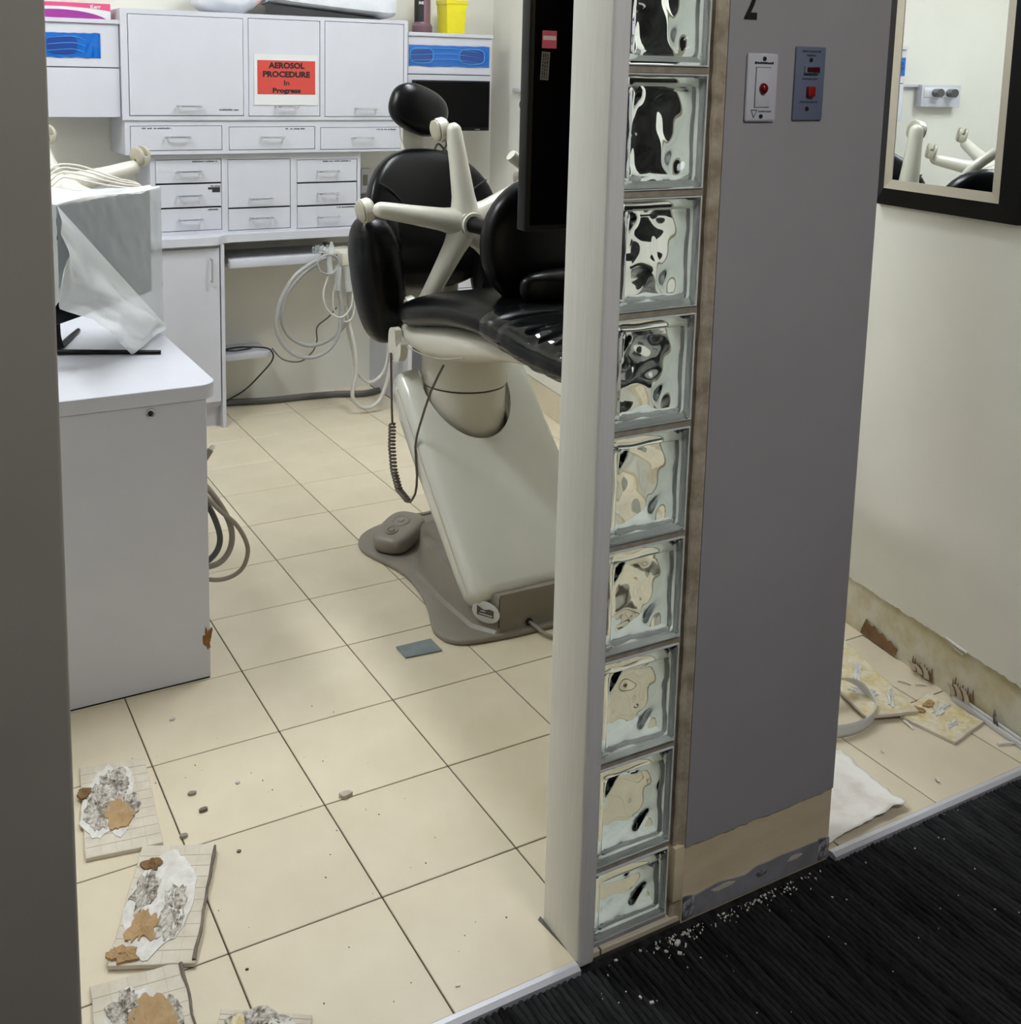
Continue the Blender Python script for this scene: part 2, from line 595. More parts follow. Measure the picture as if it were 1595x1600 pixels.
# right-hand wall: plaster core, paint layer broken off along the floor
wr = MB().box(0.004, 0.10, -0.31, 3.42, -0.02, ZC, T=RW)
wr_o = struct(O('wall_right', wr, 'adhesive', smooth=False), 'pale wall carrying the black framed mirror')
edge = jag_edge(-0.31, 0.62, 0.146, 0.003, 0.012, 3)
pl = [(-0.31, ZC), (-0.31, 0.146)] + edge + [(0.62, 0.13), (0.80, 0.13), (0.80, 0.0), (3.41, 0.0), (3.41, ZC)]
TP = RW @ Matrix(((0, 0, -1, 0), (1, 0, 0, 0), (0, 1, 0, 0), (0, 0, 0, 1)))    # prism (s,z) -> wall, thickness toward the room
O('paint_layer', MB().prism([p for i, p in enumerate(pl) if i == 0 or p != pl[i - 1]], -0.006, 0.0015, T=TP), 'wall_paint', wr_o, smooth=False, label='pale paint skin above the bare plaster strip')
# baseboard tiles still on the far end of the wall
bt = None
for k in range(8):
    s0 = 0.86 + k * 0.305
    mbx = MB().box(-0.0115, -0.0015, s0, s0 + 0.302, 0.001, 0.135, bev=0.0012, seg=1, T=RW)
    O('baseboard_tile', mbx, 'tile', wr_o)
# torn kraft paper patches and flaps on the bare strip
def patch(pts, z0=0.0, z1=0.002, mat='kraft', name='torn_paper', parent=None):
    return O(name, MB().prism(pts, z0, z1, T=TP), mat, parent or wr_o, smooth=False)
patch([(0.315, 0.006), (0.175, 0.004), (0.168, 0.03)] + [(0.175 + 0.011 * i, 0.028 + 0.014 * ((i * 7) % 3) / 3 + 0.0018 * i) for i in range(1, 12)] + [(0.312, 0.02)])
for (sa, sb, zt, seed) in ((0.035, 0.112, 0.042, 1), (-0.105, -0.03, 0.06, 2)):
    rnd = random.Random(seed)
    pts = [(sb, 0.004), (sa, 0.004)]
    n = 9
    for i in range(n):
        s = sa + (sb - sa) * (i + 0.5) / n
        pts += [(s - 0.003, zt * rnd.uniform(0.35, 0.55)), (s, zt * rnd.uniform(0.75, 1.05))]
    patch(pts)
    for i in range(3):
        s = sa + (sb - sa) * (i + 0.6) / 3.2
        h = zt * rnd.uniform(0.8, 1.15)
        fm = MB().grid(lambda u, v: RW @ Vector((-0.004 - 0.022 * v * v - 0.006 * u, s + 0.014 * (u - 0.5) * (1 - 0.6 * v), 0.008 + h * v)), 3, 6)
        O('paper_flap', fm, 'tile_back', wr_o, thick=0.001)
fm = MB().grid(lambda u, v: RW @ Vector((-0.006 - 0.012 * v, -0.185 + 0.016 * (u - 0.5) * (1.0 - v ** 3), 0.0 + 0.062 * v)), 3, 6)
O('paper_flap', fm, 'base_scrape', wr_o, thick=0.001)
O('wall_sliver', MB().box(-0.012, -0.002, -0.30, -0.045, 0.0, 0.016, bev=0.003, T=RW).box(-0.008, -0.002, -0.30, -0.09, 0.016, 0.024, bev=0.002, T=RW), 'plate_white', wr_o)
O('wall_splinter', MB().box(-0.006, 0.0, -0.035, 0.035, -0.003, 0.003, bev=0.001, T=RW @ Matrix.Translation((0, -0.036, 0.149)) @ Matrix.Rotation(rad(4), 4, 'X')).box(-0.004, 0.0, -0.03, 0.02, -0.002, 0.002, T=RW @ Matrix.Translation((0, -0.03, 0.141)) @ Matrix.Rotation(rad(9), 4, 'X')), 'crust_white', wr_o)
# slim raised panel edge near the far corner of that wall
O('door_trim', MB().box(-0.012, 0.002, 1.2, 3.06, 0.14, ZC, T=RW), 'wall_paint', wr_o, smooth=False)

# partition: bare core, paint layer with a torn lower edge, scraped foot
PX0, PX1 = 0.797, 1.186
wp = struct(O('wall_partition', MB().box(PX0, PX1, -0.3015, -0.19, -0.02, ZC), 'bare_paper', smooth=False), 'grey partition with switches and a bare strip along the floor')
je = jag_edge(PX0, PX1, 0.144, 0.0025, 0.010, 11)
TF = Matrix(((1, 0, 0, 0), (0, 0, -1, 0), (0, 1, 0, 0), (0, 0, 0, 1)))      # prism (x,z) -> facing the corridor (-y)
pts = je + [(PX1, ZC), (PX0, ZC)]
O('paint_layer', MB().prism(pts, 0.3015, 0.3045, T=TF), 'partition_paint', wp, smooth=False)
rnd = random.Random(5)
foot = [(PX0 + 0.03, -0.012), (PX1, -0.012), (PX1, 0.034)] + [(PX1 - 0.033 * i, 0.034 + rnd.uniform(-0.006, 0.005)) for i in range(1, 11)] + [(PX0 + 0.03, 0.03)]
O('foot_strip', MB().prism(foot, 0.3015, 0.3042, T=TF), 'base_grey', wp, smooth=False)
for (a, b) in ((PX0 + 0.002, PX0 + 0.03), (PX1 - 0.03, PX1)):
    O('scraped_corner', MB().prism([(a, -0.012), (b, -0.012), (b, 0.034), (a, 0.038)], 0.3015, 0.3044, T=TF), 'base_scrape', wp, smooth=False)
for (cx, cz, rx, ry, sd) in ((1.0, 0.018, 0.016, 0.006, 3), (1.09, 0.022, 0.02, 0.005, 4), (0.9, 0.026, 0.03, 0.005, 6)):
    O('plaster_scrape', blob(MB(), cx, cz, rx, ry, 0.3042, 0.0006, sd, T=TF), 'base_scrape' if sd == 3 else 'adhesive', wp, smooth=False)

# raw board edge between blocks and partition
def raw_strip():
    mb = MB()
    rnd = random.Random(21)
    n = 130
    rings = []
    for i in range(n + 1):
        z = -0.008 + (ZC + 0.008) * i / n
        a = 0.7735 + rnd.uniform(-0.0014, 0.0014)
        b = 0.7968
        f = -0.2985 + rnd.uniform(-0.0012, 0.0012)
        rings.append([(a, -0.2, z), (a, f + 0.003, z), (a + 0.003, f, z), ((a + b) / 2 + rnd.uniform(-0.002, 0.002), f + rnd.uniform(-0.001, 0.0015), z), (b - 0.003, -0.3025, z), (b, -0.3025, z), (b, -0.2, z)])
    mb.loft(rings)
    return mb
rs = struct(O('trim_2', raw_strip(), 'raw_board', ang=20), 'raw torn board edge beside the glass blocks')
O('paper_wrap', MB().box(0.7715, 0.7965, -0.305, -0.24, 0.035, 0.15, bev=0.004), 'bare_paper', rs)

# painted timber post that ends the block panel
post = MB().box(0.553, 0.5895, -0.3105, -0.19, -0.012, ZC, bev=0.007, seg=3)
po = struct(O('trim_1', post, 'post_paint'), 'off-white painted timber post beside the glass blocks')
O('post_shoe', MB().prism([(0.545, -0.188), (0.553, -0.183), (0.562, -0.30), (0.556, -0.306)], 0.0, 0.0015), 'hose_dark', po, smooth=False)

# glass block panel: mortar bed with nine blocks in view
BX0, BX1 = 0.5905, 0.767
PZ = 0.2068
zj = [0.154 + PZ * k for k in range(12)]
gw = struct(O('wall_glass_block', MB().box(0.7672, 0.7732, -0.287, -0.2, -0.012, ZC), 'mortar'), 'stack of wavy glass blocks set in mortar between post and partition')
for k, z in enumerate(zj):
    O('mortar_joint', MB().box(BX0, BX1 + 0.001, -0.2895, -0.203, z - 0.0062, z + 0.0062, bev=0.001, seg=1), 'mortar', gw)
O('mortar_joint', MB().box(BX0, BX1 + 0.001, -0.292, -0.203, -0.012, 0.008, bev=0.002, seg=1), 'base_grey', gw)

def block_pane(h, yf, yb, front, seed):
    """one glass pane, smooth outside with a pillow edge, wavy inside"""
    wdt = BX1 - BX0
    nu, nv = 44, max(20, int(44 * h / wdt))
    mb = MB()
    IN = 0.0028
    def outer(u, v):
        x, z = IN + u * (wdt - 2 * IN), IN + v * (h - 2 * IN)
        e = min(x, wdt - x, z, h - z) - IN
        d = 0.0
        rim = 0.020
        if e < 0.004:
            d = 0.005 * (1 - e / 0.004) ** 2
        elif rim > e > 0.012:
            d = 0.003 * sin((e - 0.012) / (rim - 0.012) * pi)
        return Vector((x, yf + (d if front else -d), z))
    def inner(u, v):
        x, z = IN + u * (wdt - 2 * IN), IN + v * (h - 2 * IN)
        e = min(x, wdt - x, z, h - z)
        s = min(1.0, max(0.0, (e - 0.016) / 0.012))
        s = s * s * (3 - 2 * s)
        ph = seed * 1.3
        wv = (sin(x * 58 + 2.2 * sin(z * 40 + ph) + ph) * 0.5 + sin(z * 48 + 2.4 * sin(x * 44 + 1.7 * ph) + 2 * ph) * 0.5 + 0.7 * nz(x * 30, z * 30, seed)) * 0.0046
        base = yb + (wv * s) + (0.010 * (1 - s) if front else -0.010 * (1 - s))
        return Vector((x, base, z))
    o1 = len(mb.v)
    mb.grid(outer, nu, nv)
    o2 = len(mb.v)
    mb.grid(inner, nu, nv)
    W = nu + 1
    b = [i for i in range(nu)]
    loop = [i for i in range(nu + 1)] + [j * W + nu for j in range(1, nv + 1)] + [nv * W + i for i in range(nu - 1, -1, -1)] + [j * W for j in range(nv - 1, 0, -1)]
    L = len(loop)
    for i in range(L):
        a, c = loop[i], loop[(i + 1) % L]
        mb.f.append((o1 + a, o1 + c, o2 + c, o2 + a)); mb.mi.append(0)
    return mb

def glass_block(z0, z1, src=None):
    h = z1 - z0
    if src:
        f, rim_s, bk = src
        a = copy_of(f, (WL[f].x, WL[f].y, z0), gw)
        copy_of(rim_s, (WL[rim_s].x, WL[rim_s].y, z0), a)
        copy_of(bk, (WL[bk].x, WL[bk].y, z0), a)
        return src
    T = Matrix.Translation((BX0, 0, z0))
    mb = block_pane(h, -0.2955, -0.279, True, 1)
    mb.v = [tuple(T @ Vector(p)) for p in mb.v]
    f = O('glass_block', mb, 'block_glass', gw, ang=60)
    mb = block_pane(h, -0.2055, -0.222, False, 2)
    mb.v = [tuple(T @ Vector(p)) for p in mb.v]
    bk = O('back_pane', mb, 'block_pane', f, ang=60)
    # pale side walls of the block, seen through the glass
    r = MB()
    t = 0.0024
    wdt = BX1 - BX0
    for (xa, xb, za, zb) in ((0.0002, t, 0.0002, h - 0.0002), (wdt - t, wdt - 0.0002, 0.0002, h - 0.0002), (t, wdt - t, 0.0002, t), (t, wdt - t, h - t, h - 0.0002)):
        r.box(BX0 + xa, BX0 + xb, -0.2925, -0.2085, z0 + za, z0 + zb)
    t = 0.009
    for (xa, xb, za, zb) in ((0.0026, t, 0.0026, h - 0.0026), (wdt - t, wdt - 0.0026, 0.0026, h - 0.0026), (t, wdt - t, 0.0026, t), (t, wdt - t, h - t, h - 0.0026)):
        r.box(BX0 + xa, BX0 + xb, -0.268, -0.233, z0 + za, z0 + zb)
    rim = O('block_side', r, 'block_rim', f, smooth=False)
    return (f, rim, bk)
src = None
for k in range(11):
    src = glass_block(zj[k] + 0.0064, zj[k + 1] - 0.0064, src)
glass_block(0.0085, zj[0] - 0.0064)

# metal edging between tile and carpet
for i, (xa, xb) in enumerate(((-0.297, 0.552), (1.19, 1.875))):
    mb = MB().prism([(-0.302, 0.0012), (-0.312, 0.0018), (-0.3215, -0.0025), (-0.3225, -0.0125), (-0.302, -0.0125)], xa, xb, T=Matrix(((0, 0, 1, 0), (1, 0, 0, 0), (0, 1, 0, 0), (0, 0, 0, 1))))
    struct(O('trim_%d' % (3 + i), mb, 'aluminium', smooth=False), 'thin aluminium edging along the tiles ' + ('in the doorway' if i == 0 else 'right of the partition'))

# ceiling light panels
def light(loc, w_, d_, label, mat):
    r = root('ceiling_light', label, 'lamp', (loc[0], loc[1], loc[2] - 0.02), group='ceiling light panels')
    x, y, z = loc
    fr = MB()
    for (a, b, c, d) in ((-w_ / 2 - 0.02, -w_ / 2, -d_ / 2 - 0.02, d_ / 2 + 0.02), (w_ / 2, w_ / 2 + 0.02, -d_ / 2 - 0.02, d_ / 2 + 0.02), (-w_ / 2, w_ / 2, -d_ / 2 - 0.02, -d_ / 2), (-w_ / 2, w_ / 2, d_ / 2, d_ / 2 + 0.02)):
        fr.box(x + a, x + b, y + c, y + d, z - 0.015, z)
    O('frame', fr, 'plate_white', r, smooth=False)
    O('diffuser', MB().box(x - w_ / 2, x + w_ / 2, y - d_ / 2, y + d_ / 2, z - 0.008, z - 0.001), mat, r, smooth=False)
light((-0.42, 1.60, ZC), 0.3, 1.2, 'long ceiling light panel over the near counter', 'diffuser')
light((1.50, 1.55, ZC), 0.26, 1.2, 'long ceiling light panel over the dental chair', 'diffuser')
light((0.6, -2.2, ZC), 0.6, 0.6, 'unseen square ceiling light panel added to light the corridor', 'diffuser_dim')

# ================================================================== NEAR COUNTER
def rounded_top(x0, x1, y0, y1, r):
    pts = [(x0, y0)]
    for i in range(9):
        a = -pi / 2 + pi / 2 * i / 8
        pts.append((x1 - r + r * cos(a), y0 + r + r * sin(a)))
    pts += [(x1, y1), (x0, y1)]
    return pts
bc = O('base_cabinet', MB().box(-0.74, 0.222, 0.919, 2.62, 0.004, 0.7645, bev=0.0015, seg=1), 'laminate')
tag(bc, 'white cabinet end panel with a keyhole lock, left in the foreground', 'cabinet')
lk = O('cabinet_lock', MB().lathe([(0.0, 0.0), (0.0115, 0.0), (0.0125, -0.002), (0.011, -0.0045), (0.0085, -0.0035), (0.008, -0.002), (0.0, -0.002)][::-1], n=20, T=Matrix.Translation((0.081, 0.919, 0.744)) @ Matrix.Rotation(rad(-90), 4, 'X')), 'chrome', bc, label='small chrome keyhole lock')
O('key_slot', MB().lathe([(0.0, 0.0), (0.0055, 0.0), (0.0055, 0.001), (0.0, 0.001)], n=14, T=Matrix.Translation((0.081, 0.9155, 0.744)) @ Matrix.Rotation(rad(90), 4, 'X')), 'black_rubber', lk)
O('chipped_edge', blob(MB(), 0.0, 0.0, 0.011, 0.03, 0.0, 0.0012, 5, jag=0.5, T=Matrix.Translation((0.2148, 0.9188, 0.115)) @ Matrix.Rotation(rad(90), 4, 'X')), 'chip_brown', bc, smooth=False, label='brown chip in the white laminate edge')
O('bottom_gap', MB().box(-0.74, 0.2205, 0.921, 2.62, 0.0, 0.004), 'gap_dark', bc, smooth=False)
wt = O('worktop', MB().prism(rounded_top(-0.745, 0.2515, 0.911, 2.63, 0.05), 0.7648, 0.803, bev=0.0015, seg=1), 'laminate', ang=30)
tag(wt, 'white laminate worktop with a rounded corner under the bagged monitor', 'worktop')

# hoses hanging at the side of the near cabinet
def hose(name, pts, r, mat, label, cat='hose', group=None, n=10, sub=8):
    return tag(O(name, MB().tube(pts, r, n=n, sub=sub), mat), label, cat, group)
g = 'hoses hanging beside the near cabinet'
hose('suction_hose', [(0.229, 1.25, 0.50), (0.30, 1.16, 0.41), (0.345, 1.15, 0.32), (0.348, 1.15, 0.25), (0.31, 1.15, 0.205), (0.232, 1.16, 0.20)], 0.0085, 'hose_taupe', 'thick taupe hose loop beside the near cabinet, between the two others', group=g)
hose('suction_hose', [(0.229, 1.30, 0.47), (0.285, 1.19, 0.385), (0.318, 1.17, 0.30), (0.318, 1.17, 0.245), (0.285, 1.17, 0.21), (0.23, 1.18, 0.205)], 0.0085, 'hose_dark', 'darker inner hose loop closest to the near cabinet side', group=g)
hose('suction_hose', [(0.229, 1.20, 0.48), (0.30, 1.13, 0.385), (0.36, 1.13, 0.318), (0.391, 1.13, 0.245), (0.376, 1.13, 0.188), (0.333, 1.13, 0.166), (0.28, 1.13, 0.172), (0.231, 1.15, 0.195)], 0.0065, 'hose_taupe', 'thin outermost taupe hose loop beside the near cabinet', group=g)
tip = root('hose_tip', 'grey hose nozzle sticking out beside the near cabinet edge', 'hose', (0.262, 1.15, 0.48))
O('nozzle', MB().tube([(0.245, 1.16, 0.485), (0.262, 1.155, 0.50), (0.294, 1.15, 0.545)], [0.012, 0.011, 0.009], n=10), 'hose_taupe', tip)
O('nozzle_end', MB().tube([(0.294, 1.15, 0.545), (0.302, 1.15, 0.556)], [0.007, 0.006], n=10, smooth=False), 'clear_wrap', tip)

# monitor on the worktop, turned towards the chair
D_ = Vector((0.67, 0.742, 0)).normalized()
N_ = Vector((0.742, -0.67, 0)).normalized()
A_ = Vector((-0.092, 1.178, 0))
def mon(s, n_, z):
    p = A_ + D_ * s + N_ * n_
    return (p.x, p.y, z)
TM = Matrix(((D_.x, -N_.x, 0, A_.x), (D_.y, -N_.y, 0, A_.y), (0, 0, 1, 0), (0, 0, 0, 1)))   # local x along screen, y backwards, z up
mo = root('desktop_monitor', 'black monitor on a splayed foot under a plastic bag', 'monitor', (-0.0, 1.36, 0.803))
O('screen_panel', MB().box(0.012, 0.502, 0.012, 0.05, 0.925, 1.232, bev=0.006, T=TM), 'screen_black', mo)
O('rear_housing', MB().box(0.10, 0.40, 0.05, 0.11, 0.96, 1.16, bev=0.02, T=TM), 'black_plastic', mo)
O('stand', MB().tube([(-0.066, 1.385, 0.815), (-0.072, 1.40, 0.86), (-0.062, 1.42, 0.93), (-0.01, 1.42, 1.0), (0.06, 1.43, 1.03)], [0.017, 0.016, 0.015, 0.015, 0.02], n=10), 'black_plastic', mo)
O('foot', MB().tube([(-0.10, 1.385, 0.8115), (-0.03, 1.352, 0.8115), (0.188, 1.262, 0.8095)], [0.008, 0.0075, 0.006], n=10), 'black_plastic', mo)
O('foot', MB().tube([(-0.075, 1.385, 0.812), (-0.02, 1.52, 0.811), (0.026, 1.63, 0.8095)], [0.0085, 0.0075, 0.006], n=10), 'black_plastic', mo)
O('status_light', MB().pad(mon(0.20, -0.011, 0.931), (0.006, 0.004, 0.003), nu=10, nv=6), 'blue_light', mo)

# plastic bag pulled over it
cv = root('plastic_cover', 'crinkled translucent plastic bag draped over the near monitor', 'plastic bag', (0.05, 1.38, 0.803))
def crink(s, z, a=0.0035, k=22, ph=0.0):
    return a * (nz(s * k, z * k * 0.6, ph) + 0.6 * nz(s * k * 2.3 + z * 20, z * k * 1.1, ph + 3))
def face(u, v):
    s = u * 0.53 - 0.004
    z = 1.246 - v * (0.26 + 0.172 * min(1, u * 1.25)) + 0.006 * sin(u * 6)
    n_ = 0.008 + crink(s, z) + 0.004 * sin(u * pi) * v
    return mon(s, n_, z)
O('front_sheet', MB().grid(face, 46, 40), 'sheet_plastic', cv, ang=70, fixn=False)
def top(u, v):
    s = u * 0.53 - 0.004
    wd = 0.34 * (1 - u) + 0.045
    z = 1.246 + 0.006 * sin(u * 6) + 0.012 * sin(v * pi) * (1 - u) + crink(s, v * 0.5, 0.006, 14, 5)
    if v < 0.03 or v > 0.97:
        z -= 0.003
    return mon(s + 0.10 * v * (1 - u), 0.008 - wd * v, z)
O('top_sheet', MB().grid(top, 40, 18), 'sheet_fold', cv, ang=70, fixn=False)
def side(u, v):
    s = 0.526 + crink(v, u, 0.003, 18, 8)
    return mon(s, 0.008 - 0.055 * u, 1.246 - v * 0.43)
O('side_sheet', MB().grid(side, 6, 24), 'sheet_plastic', cv, ang=70, fixn=False)
def side_l(u, v):
    s = -0.004 + crink(v, u, 0.004, 16, 4)
    return mon(s, 0.008 - 0.14 * u, 1.246 - v * (0.25 + 0.05 * sin(u * 4)))
O('side_sheet', MB().grid(side_l, 8, 20), 'sheet_fold', cv, ang=70, fixn=False)
# loose corner hanging in front of the panel, from the near top corner down to the worktop
TL = Vector((-0.0955, 1.172, 1.244)); BR = Vector((0.262, 1.560, 0.818))
low = [Vector(p) for p in ((-0.095, 1.085, 1.09), (-0.09, 1.09, 0.99), (-0.052, 1.13, 0.962), (-0.015, 1.173, 0.94), (0.02, 1.21, 0.89), (0.045, 1.238, 0.855), (0.108, 1.275, 0.808), (0.178, 1.386, 0.815), (0.235, 1.45, 0.83))]
def lowpt(t):
    t = t * (len(low) - 1)
    i = min(int(t), len(low) - 2)
    return low[i].lerp(low[i + 1], t - i)
def flap(u, v):
    a = TL.lerp(BR, u)
    b = lowpt(u)
    p = a.lerp(b, v)
    f = sin(u * 9 + v * 3) * 0.016 + sin(u * 21 - v * 4) * 0.006 + sin(v * 11 + u * 5) * 0.008
    bulge = 0.03 * sin(v * pi) * sin(u * pi)
    p = p + N_ * (0.012 + (f + bulge) * min(1, v * 3) * (1 if u < 0.9 else (1 - u) * 10) + crink(u, v, 0.008, 9, 2) * v)
    p.z = max(p.z, 0.8045)
    return p
O('loose_corner', MB().grid(flap, 60, 34), 'sheet_fold', cv, ang=70, fixn=False)

# ================================================================== FAR CABINETS
def bar_handle(length=0.1, out=0.028):
    """bow handle along x, centred, foot at y=0 and bow toward -y"""
    h = length / 2
    return MB().tube([(-h, 0, 0), (-h, -out * 0.75, 0), (-h + 0.006, -out, 0), (0, -out, 0), (h - 0.006, -out, 0), (h, -out * 0.75, 0), (h, 0, 0)], 0.0046, n=8, sub=3)
handle_src = [None]
def add_handle(parent, x, y, z, vertical=False):
    if handle_src[0] is None:
        mb = bar_handle()
        o = O('handle', mb, 'chrome', None)
        me = o.data
        for v in me.vertices:                       # put the origin at the middle of its feet
            v.co += o.location
        handle_src[0] = o
        _place(o, (x, y, z), parent, False)
        if vertical:
            o.rotation_euler = (0, rad(90), 0)
        return o
    return copy_of(handle_src[0], (x, y, z), parent, rot=(0, rad(90), 0) if vertical else (0, 0, 0))

def label_marks(parent, x0, x1, y, z, h=0.007, seed=1):
    """small printed line, too small to read in the photograph"""
    rnd = random.Random(seed)
    mb = MB()
    x = x0
    while x < x1:
        wd = rnd.uniform(0.002, 0.0045)
        if rnd.random() > 0.16:
            hh = h * rnd.uniform(0.6, 1)
            mb.box(x, min(x + wd, x1), y - 0.0006, y, z, z + hh)
        x += wd + 0.0012
    return O('printed_label', mb, 'label_ink', parent, smooth=False)

def front(parent, name, x0, x1, z0, z1, y, hx=None, hz=None, vertical=False, lab=None, seed=1, proud=0.0):
    g = 0.0026
    f = O(name, MB().box(x0 + g, x1 - g, y - proud, y + 0.017, z0 + g, z1 - g, bev=0.0012, seg=1), 'laminate', parent)
    if hx is not None:
        add_handle(f, hx, y - proud, hz, vertical)
    if lab:
        label_marks(f, lab[0], lab[1], y - proud, lab[2], seed=seed)
    return f

def carcass(parent, x0, x1, z0, z1, y, openings, depth=YB - 0.002):
    """white body with a face frame; dark sheets in the openings paint the shade round the fronts"""
    b = MB()
    b.box(x0, x1, y + 0.02, depth, z0, z1)
    # face frame: fill everything that is not an opening
    xs = sorted({x0, x1} | {o[0] for o in openings} | {o[1] for o in openings})
    zs = sorted({z0, z1} | {o[2] for o in openings} | {o[3] for o in openings})
    for i in range(len(xs) - 1):
        for j in range(len(zs) - 1):
            cx, cz = (xs[i] + xs[i + 1]) / 2, (zs[j] + zs[j + 1]) / 2
            if not any(o[0] < cx < o[1] and o[2] < cz < o[3] for o in openings):
                b.box(xs[i], xs[i + 1], y, y + 0.02, zs[j], zs[j + 1])
    body = O('body', b, 'laminate', parent, smooth=False)
    bk = MB()
    for o in openings:
        bk.box(o[0], o[1], y + 0.0178, y + 0.0198, o[2], o[3])
    O('reveal_shade', bk, 'gap_dark', body, smooth=False)  # near-black sheet behind the fronts, shade of the gaps as colour
    return body

# upper cabinet with three lift-up doors
YU = 2.98
uc = root('wall_cabinet', 'wide white wall cabinet with three lift-up doors and chrome handles', 'cabinet', (1.102, 3.14, 1.386))
doors = [(0.468, 0.964, 1.404, 1.829), (0.986, 1.324, 1.402, 1.832), (1.345, 1.745, 1.400, 1.834)]
carcass(uc, 0.44, 1.764, 1.386, 1.850, YU, doors)
for i, d in enumerate(doors):
    hx = ((0.668 + 0.768) / 2, 1.159, 1.5475)[i]
    front(uc, 'door', *d, YU, hx, (1.446, 1.445, 1.438)[i], lab=(0.845, 0.94, 1.428) if i == 0 else None, seed=4, proud=0.004 if i == 0 else 0.0)

# row of three drawers
YD = 2.988
dr = root('drawer_unit', 'white row of three shallow drawers under the wall cabinet', 'cabinet', (1.105, 3.14, 1.238))
ops = [(0.470, 0.868, 1.254, 1.362), (0.897, 1.302, 1.252, 1.357), (1.327, 1.743, 1.248, 1.352)]
carcass(dr, 0.449, 1.760, 1.238, 1.3855, YD, ops)
for i, d in enumerate(ops):
    front(dr, 'drawer', *d, YD, (0.6695, 1.097, 1.535)[i], (1.313, 1.309, 1.303)[i], lab=((0.52, 0.645, 1.348), (1.16, 1.255, 1.343), (1.61, 1.71, 1.338))[i], seed=10 + i)

# counter-top tower: drawers left and right, door and drawer in the middle
YN = 3.015
nu_ = root('drawer_cabinet', 'white counter-top cabinet with drawers either side of a small door', 'cabinet', (1.05, 3.15, 0.880))
L3 = [(1.108, 1.214), (1.001, 1.1055), (0.896, 0.9985)]
R3 = [(1.0955, 1.203), (0.988, 1.0935), (0.882, 0.9855)]
ops = [(0.578, 0.870, a, b) for a, b in L3] + [(0.897, 1.192, 0.990, 1.210), (0.897, 1.192, 0.888, 0.988)] + [(1.222, 1.524, a, b) for a, b in R3]
# the drawers of a column share one tall opening
col_ops = [(0.578, 0.870, 0.896, 1.214), (0.897, 1.192, 0.888, 1.210), (1.222, 1.524, 0.882, 1.203)]
carcass(nu_, 0.557, 1.540, 0.8795, 1.2375, YN, col_ops)
for i, d in enumerate(ops):
    z = ((1.160, 1.054, 0.948, 1.030, 0.943, 1.147, 1.043, 0.932))[i]
    x = (0.724, 0.724, 0.726, 1.049, 1.05, 1.373, 1.374, 1.378)[i]
    lb = {0: (0.74, 0.85, 1.2), 1: (0.82, 0.865, 1.09), 2: (0.80, 0.855, 0.985), 5: (1.35, 1.49, 1.19), 7: (1.42, 1.51, 0.972)}.get(i)
    f = front(nu_, 'door' if i == 3 else 'drawer', *d, YN, x, z, lab=lb, seed=20 + i)
    if i == 1:
        O('black_sticker', MB().box(0.808, 0.862, YN - 0.001, YN, 1.078, 1.088).box(0.826, 0.862, YN - 0.001, YN, 1.065, 1.078), 'black_mark', f, smooth=False)

# far counter with a stepped front, base cabinet, side panel, pull-out tray
pts = [(0.20, 2.915), (0.80, 2.915)] + [(0.80 + 0.045 * sin(a), 2.96 - 0.045 * cos(a)) for a in [0.4, 0.8, 1.2]] + [(0.855 + 0.045 * (1 - cos(a)), 2.945 + 0.03 * sin(a)) for a in [0.6, 1.1, 1.57]] + [(1.745, 2.975), (1.745, YB - 0.001), (0.20, YB - 0.001)]
ct = O('countertop', MB().prism(pts, 0.840, 0.8792, bev=0.002, seg=1), 'laminate', ang=30)
tag(ct, 'long white countertop with a stepped front edge on the back wall', 'worktop')
lc = root('base_cabinet', 'white floor cabinet with one tall door under the far countertop', 'cabinet', (0.55, 3.1, 0.0))
O('body', MB().box(0.25, 0.8385, 2.958, YB - 0.002, 0.10, 0.8395).box(0.25, 0.838, 2.99, YB - 0.002, 0.0, 0.10), 'laminate', lc, smooth=False)
O('side_panel', MB().box(0.8388, 0.8555, 2.938, YB - 0.002, 0.0, 0.8395, bev=0.001, seg=1), 'laminate', lc)
front(lc, 'door', 0.29, 0.836, 0.122, 0.828, 2.94, 0.793, 0.728, vertical=True)
ep = O('support_panel', MB().box(1.718, 1.738, 2.84, YB - 0.002, 0.0, 0.8395, bev=0.001, seg=1), 'laminate')
tag(ep, 'white upright panel carrying the right end of the far countertop', 'panel')
O('floor_gap', MB().box(1.7178, 1.7382, 2.8395, YB - 0.002, 0.0, 0.004), 'gap_dark', ep, smooth=False)
tray = root('keyboard_tray', 'white pull-out tray below the far countertop', 'tray', (1.16, 3.1, 0.718))
tp = [(0.895, 2.985)] + [(0.895 - 0.012 + 0.012 * cos(a), 2.985) for a in ()] + [(1.30, 2.985), (1.345, 2.995), (1.38, 3.03), (1.45, 3.03), (1.45, 3.28), (0.886, 3.28), (0.886, 2.994)]
O('board', MB().prism(tp, 0.720, 0.760, bev=0.004), 'laminate', tray, ang=40)
O('runner', MB().box(0.8565, 0.886, 2.985, 3.28, 0.745, 0.772), 'dark_chrome', tray, smooth=False)
O('runner', MB().box(1.45, 1.47, 3.0, 3.28, 0.745, 0.772).box(1.47, 1.717, 3.2, 3.22, 0.745, 0.772), 'dark_chrome', tray, smooth=False)
O('hanger', MB().box(0.90, 0.93, 3.2, 3.28, 0.760, 0.8398), 'gap_dark', tray, smooth=False)

